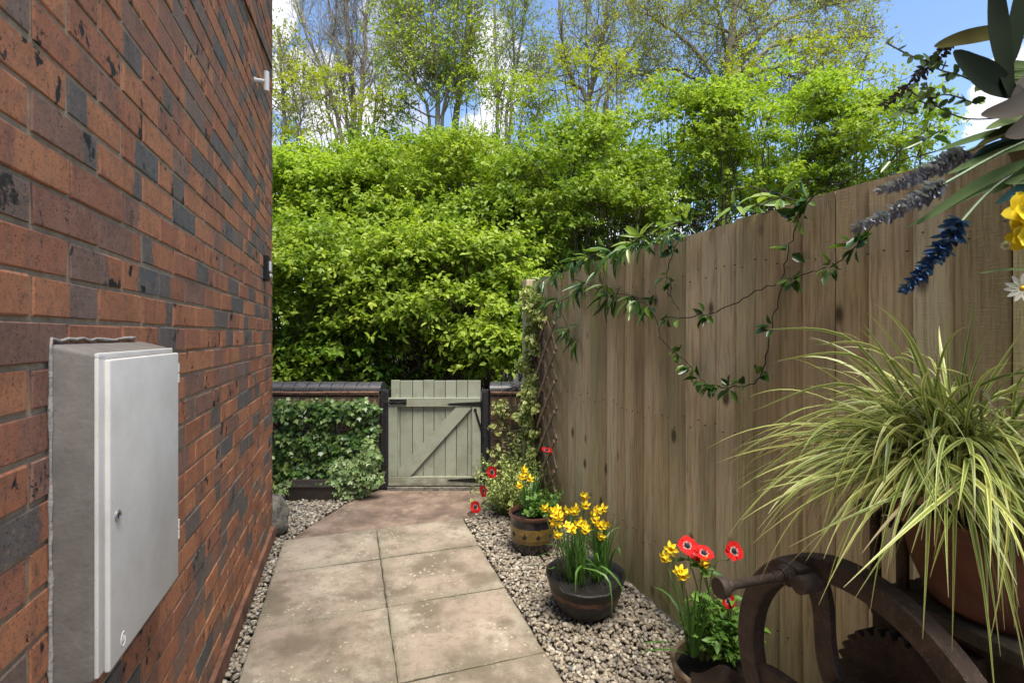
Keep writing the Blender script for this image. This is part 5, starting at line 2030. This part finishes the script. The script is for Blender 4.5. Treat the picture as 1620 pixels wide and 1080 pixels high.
# tensioning screw and flat hand nuts left of the pot
for (px, py, d_, rr) in ((1432, 772, 1.02, .021),):
    mb = MB()
    c = P(px, py, d_)
    mb.tube([c - DW * .02 + NW * .03, c - DW * .01, c - NW * .045], [.012, .017, .02], 14)
    mb.build('lever', m_iron, mg, smooth=40)
for px, py, d_, rr in ((1385, 800, 1.16, .045), (1428, 828, 1.08, .04)):
    mb = MB()
    c = P(px, py, d_)
    mb.lathe([(.0, -.006), (rr, -.004), (rr, .003), (rr * .5, .010), (rr * .42, .006), (0, .006)], 24, c)
    mb.tube([c - UP * .18, c - UP * .004], [.012, .012], 12)
    mb.build('tension_nut', m_iron, mg, smooth=40)
mb = MB()
mb.box(uv(.66, 1.16, .70), .10, .06, .07, (DW, NW, UP), .01)
mb.build('bearing_block', m_iron, mg)

# bowl pot and sedge on top
tp = np.array([.985, .985, .80])
pot = thing('terracotta_bowl', tp, 'wide terracotta bowl standing on the rusty machine under the sedge', 'plant pot')
mb = MB()
prof = [(0, 0), (.11, 0), (.125, .015), (.150, .08), (.165, .145), (.168, .16), (.180, .164), (.183, .178), (.181, .196), (.172, .199), (.163, .192), (.155, .15)]
mb.lathe(prof, 64)
mb.v = [tuple(np.array(q) + tp) for q in mb.v]
mb.build('pot_body', M['terracotta'], pot, smooth=60, origin=tp)
mb = MB()
mb.lathe([(.162, .16), (.08, .185), (0, .2)], 24, tp)
mb.build('soil', M['soil'], pot)

sg = thing('sedge_grass', P(1503, 705, .99) - UP * .04, 'cream-striped arching sedge grass spilling from the terracotta bowl', 'ornamental grass')
mb = MB()
b0 = P(1503, 705, .98) - UP * .03


def blade(p0, az, el, L, g_, wd, tint, n=13, curl=0.0, floor=None):
    o = np.array([math.cos(az), math.sin(az), 0])
    sd = np.cross(o, UP)
    pts = []
    for s in np.linspace(0, 1, n):
        h = math.cos(el) * L * (s - .18 * g_ * s * s)
        v = math.sin(el) * L * s - g_ * L * .85 * s ** 2.1
        p = p0 + o * h + UP * v + sd * curl * L * s * s
        over = p @ NW - (FENCE_V - .03)
        if over > 0:
            p = p - NW * over * 1.0
        pts.append(p)
    if floor is not None:
        zm = min(p[2] for p in pts)
        if zm < floor:
            k = (p0[2] - floor) / (p0[2] - zm)
            pts = [p if p[2] >= p0[2] else np.array([p[0], p[1], p0[2] - (p0[2] - p[2]) * k]) for p in pts]
    w = [wd * (1.0 - .12 * abs(s - .4)) * min(1.0, (1.02 - s) * 2.2) for s in np.linspace(0, 1, n)]
    w[-1] = wd * .06
    mb.strip(pts, w, sd + RNG.normal(size=3) * .35, .28, 0, tint)


for k in range(640):
    az = RNG.uniform(0, 2 * math.pi) if RNG.random() < .35 else math.pi + RNG.normal() * .85
    el = RNG.uniform(.12, 1.25)
    L = RNG.uniform(.22, .54)
    sp_ = RNG.normal(size=3) * np.array([.04, .035, .012])
    tnt = RNG.random() * .92 if RNG.random() > .05 else 1.0
    blade(b0 + sp_, az, el, L, RNG.uniform(.35, 1.30), RNG.uniform(.0048, .0084), tnt, curl=RNG.normal() * .12, floor=RNG.uniform(.88, 1.06))
for k in range(64):    # blades falling over the front of the bowl, towards the path and the eye
    az = -math.pi / 2 + .1 + RNG.normal() * .35
    blade(b0 + RNG.normal(size=3) * np.array([.05, .03, .01]), az, RNG.uniform(.4, 1.0), RNG.uniform(.26, .42), RNG.uniform(1.1, 1.8), RNG.uniform(.007, .0105), RNG.random() * .7, curl=RNG.normal() * .1)
for px, py in ((1545, 470), (1500, 500), (1420, 500), (1365, 510), (1440, 515), (1560, 530), (1210, 520), (1230, 570), (1155, 725), (1160, 780), (1190, 650), (1620, 520), (1480, 560), (1600, 560), (1335, 560), (1290, 545)):
    e = P(px, py, .96)
    m_ = b0 * .5 + e * .5 + UP * (.10 if px < 1300 else .015)
    mb.strip(smooth_line([b0 + RNG.normal(size=3) * .015, m_, e], 12), [.0062] * 8 + [.0055, .0045, .0032, .002, .0006], norm(np.cross(e - b0, np.array([0, 1., .2]))), .3, 0, RNG.random() * .9)
mb.build('blades', m_carex, sg, smooth=True, origin=b0)
for k in range(1):
    herb('leafy_plant', 'small green plant at the foot of the rusty machine', 'plant', uv(.55, 1.0, 0), 26, .12, .1, .3, .04, M['herb'], 9, LEAF, .5)

# ------------------------------------------------------------------ hanging spray of fabric flowers, top right
HB = P(1790, 160, .74)
spray = thing('artificial_flowers', HB, 'grey and blue artificial lavender spray with dark fabric leaves hanging at top right', 'flower spray')
bask = thing('hanging_basket', HB - UP * .16, 'wicker hanging basket holding the artificial flower spray, past the right edge', 'basket')
mb = MB()
mb.lathe([(0, -.10), (.06, -.095), (.11, -.05), (.135, .03), (.14, .045), (.13, .045), (.12, .02), (.09, -.05), (0, -.075)], 40, HB - UP * .06)
mb.build('bowl', M['wicker'], bask, smooth=True)
for k in range(3):
    a = k * 2.094
    mb = MB()
    mb.tube([HB - UP * .02 + np.array([math.cos(a), math.sin(a), 0]) * .13, HB + UP * .45], .0025, 6)
    mb.build('chain', M['black_metal'], bask)
mb = MB()
mb.tube([HB + UP * .45, HB + UP * .52, HB + UP * .56 + NW * .03], .004, 8)
mb.tube([HB + UP * .56 + NW * .03, HB + UP * .57 - NW * .9], .008, 8)
mb.build('hook', M['black_metal'], bask)


def lav(pa, pb, ra, mat, stem_from, dense=1.0):
    """a lavender spike: whorls of small bracts round a stem"""
    pa, pb = np.asarray(pa), np.asarray(pb)
    t = norm(pb - pa)
    L = np.linalg.norm(pb - pa)
    s1 = norm(np.cross(t, UP))
    s2 = np.cross(t, s1)
    PP, DD, NN, LL = [], [], [], []
    rows = int(L / .0062)
    sag = -UP * .10 * L
    for i in range(rows):
        f = i / rows
        c = pa + (pb - pa) * f + sag * 4 * f * (1 - f) * .3
        k = int(13 * dense)
        for j in range(k):
            if RNG.random() < .28:
                continue
            a = 2 * math.pi * j / k + i * 1.1 + RNG.normal() * .15
            o = s1 * math.cos(a) + s2 * math.sin(a)
            rr = ra * (1.0 - .45 * f) * RNG.uniform(.6, 1.3)
            PP.append(c + o * rr * .15)
            DD.append(norm(o * 1.0 + t * .55 + RNG.normal(size=3) * .25))
            NN.append(norm(t * -1.0 + o * .5 + RNG.normal(size=3) * .3))
            LL.append(rr * .95)
    PP, DD, NN, LL = map(np.array, (PP, DD, NN, LL))
    f_ = leaves('lavender_spike', ROUND, PP, DD, NN, LL, LL * .5, mat, spray)
    mb = MB()
    mb.tube(smooth_line([pb * .2 + pa * .8, pa, pa * .6 + np.asarray(stem_from) * .4 + UP * .01, stem_from], 10), .0024, 6)
    mb.build('stem', M['stem_green'], f_)


D0 = .74
lav(P(1522, 243, D0), P(1390, 303, D0), .017, M['lav_pale'], HB)
lav(P(1492, 292, .70), P(1350, 362, .70), .0155, M['lav_pale'], HB + UP * .0)
lav(P(1520, 352, .72), P(1430, 462, .72), .018, M['lav_blue'], P(1640, 250, .74))
lav(P(1500, 72, .80), P(1392, 172, .80), .013, M['lav_dark'], P(1620, 60, .76), .75)


def big_leaf(pts, w, mat, side, nm='fabric_leaf', tint=.5):
    mb = MB()
    p = smooth_line(pts, 12)
    ws = [w * max(.04, math.sin(math.pi * min(.98, .04 + .94 * s)) ** .75) for s in np.linspace(0, 1, 13)]
    mb.strip(p, ws, np.asarray(side, float), .22, 0, tint)
    return mb.build(nm, mat, spray, smooth=True)


Zs, Xs = UP, X1
big_leaf([P(1598, 150, .72), P(1582, 80, .72), P(1575, 20, .72), P(1572, -60, .71)], .034, M['silk_leaf'], X1, tint=.2)
big_leaf([P(1600, 100, .73), P(1605, 50, .73), P(1614, 0, .73), P(1625, -60, .73)], .028, M['silk_leaf'], X1, tint=.3)
big_leaf([P(1608, 150, .73), P(1575, 132, .72), P(1540, 112, .70), P(1508, 82, .69)], .044, M['silk_leaf'], UP * .8 + X1 * .4, tint=.1)
big_leaf([P(1620, 42, .75), P(1570, 52, .75), P(1520, 62, .75), P(1478, 74, .75)], .024, M['silk_leaf'], UP, tint=1.0)
big_leaf([P(1660, 40, .75), P(1630, 38, .75), P(1600, 44, .75)], .026, M['silk_leaf'], UP, tint=1.0)
big_leaf([P(1680, 120, .70), P(1640, 150, .70), P(1600, 172, .70), P(1552, 182, .70)], .032, M['silk_grey'], UP + X1 * .2, tint=.6)
big_leaf([P(1690, 170, .69), P(1650, 180, .69), P(1615, 205, .69), P(1590, 215, .69)], .03, M['silk_grey'], UP, tint=.3)
big_leaf([P(1640, 110, .71), P(1622, 140, .71), P(1600, 158, .71)], .028, M['silk_grey'], UP + X1, tint=.9)
for a, b, w, mt, tn in (((1680, 205), (1480, 240), .014, 'silk_green', .2), ((1680, 225), (1500, 275), .013, 'silk_green', .4), ((1670, 240), (1450, 355), .016, 'silk_green', .3),
                        ((1680, 265), (1430, 362), .009, 'silk_green', .7), ((1690, 250), (1570, 305), .022, 'silk_green', .1), ((1680, 282), (1575, 322), .02, 'silk_teal', .5),
                        ((1600, 220), (1505, 288), .012, 'silk_teal', .9), ((1680, 190), (1560, 205), .02, 'silk_green', .6), ((1690, 180), (1545, 232), .016, 'silk_leaf', .8),
                        ((1660, 225), (1540, 250), .008, 'silk_leaf', .1), ((1690, 300), (1590, 290), .018, 'silk_green', .5), ((1680, 445), (1550, 432), .004, 'silk_green', .5)):
    pa, pb = P(a[0], a[1], .74), P(b[0], b[1], .72)
    big_leaf([pa, pa * .5 + pb * .5 + UP * .012, pb], w, M[mt], UP + X1 * .25 + RNG.normal(size=3) * .25, tint=tn)
for k in range(3):
    c = P(1592 + 10 * (k % 2), 105 + 12 * k, .735)
    big_leaf([c + X1 * .05, c, c - X1 * .028 + UP * .008 * (k - 1)], .016, M['silk_green'], UP, tint=.6)
# thin sprigs with small leaves reaching left into the sky
for pth in ([(1600, 185), (1530, 188), (1482, 168), (1470, 148), (1465, 130)], [(1545, 165), (1500, 150), (1460, 155), (1436, 140)], [(1500, 105), (1470, 98), (1440, 88), (1402, 68)],
            [(1560, 140), (1520, 120), (1490, 112), (1470, 100)], [(1470, 165), (1450, 160), (1435, 170), (1424, 182)]):
    pts = smooth_line([P(x, y, .76) for x, y in pth], 16)
    mb = MB()
    mb.tube(pts, .0011, 5)
    sp_ = mb.build('sprig', M['vine_stem'], spray)
    n = 16
    PP = np.array([interp(pts, RNG.random() * .95 + .05)[0] for _ in range(n)])
    LL = RNG.uniform(.008, .019, n)
    leaves('foliage', ROUND, PP, rdir(n) * np.array([1, .5, 1]), norm(-Y1 + RNG.normal(size=(n, 3)) * .5), LL, LL * .6, M['silk_green'], sp_, tint=RNG.random(n) * .6)


def bloom(c, r, n, mat, centre, face, layers=1, ratio=.5):
    fz = norm(np.asarray(face, float))
    s1 = norm(np.cross(fz, UP))
    s2 = np.cross(s1, fz)
    PP, DD = [], []
    for l in range(layers):
        for k in range(n):
            a = 2 * math.pi * (k + .5 * l) / n + RNG.normal() * .08
            DD.append(norm(s1 * math.cos(a) + s2 * math.sin(a) + fz * (.15 + .55 * l)))
            PP.append(c + DD[-1] * r * .12)
    o = leaves('flower', ROUND, np.array(PP), np.array(DD), np.tile(fz, (len(PP), 1)), r, r * ratio, mat, spray)
    mb = MB()
    mb.lathe([(r * .2, 0), (r * .18, r * .1), (0, r * .16)], 14, c, ax=(s1, s2, fz))
    mb.build('flower_centre', centre, o, smooth=True)


bloom(P(1626, 335, .70), .026, 7, M['yellow'], M['orange'], (-.6, -1, .1), 3, .8)
bloom(P(1628, 372, .70), .024, 7, M['yellow'], M['orange'], (-.6, -1, -.2), 3, .8)
bloom(P(1618, 456, .72), .020, 12, M['white'], M['orange'], (-.5, -1, .1), 1, .35)
bloom(P(1594, 388, .72), .007, 6, M['white'], M['white'], (-1, -.4, .1), 2, .8)
bloom(P(1612, 309, .71), .005, 6, M['yellow'], M['orange'], (-.5, -1, .1), 2, .8)

# the source blooms used for copying are not part of the place
for o, c in DAFF + [ANEM]:
    bpy.data.objects.remove(c)
    bpy.data.objects.remove(o)
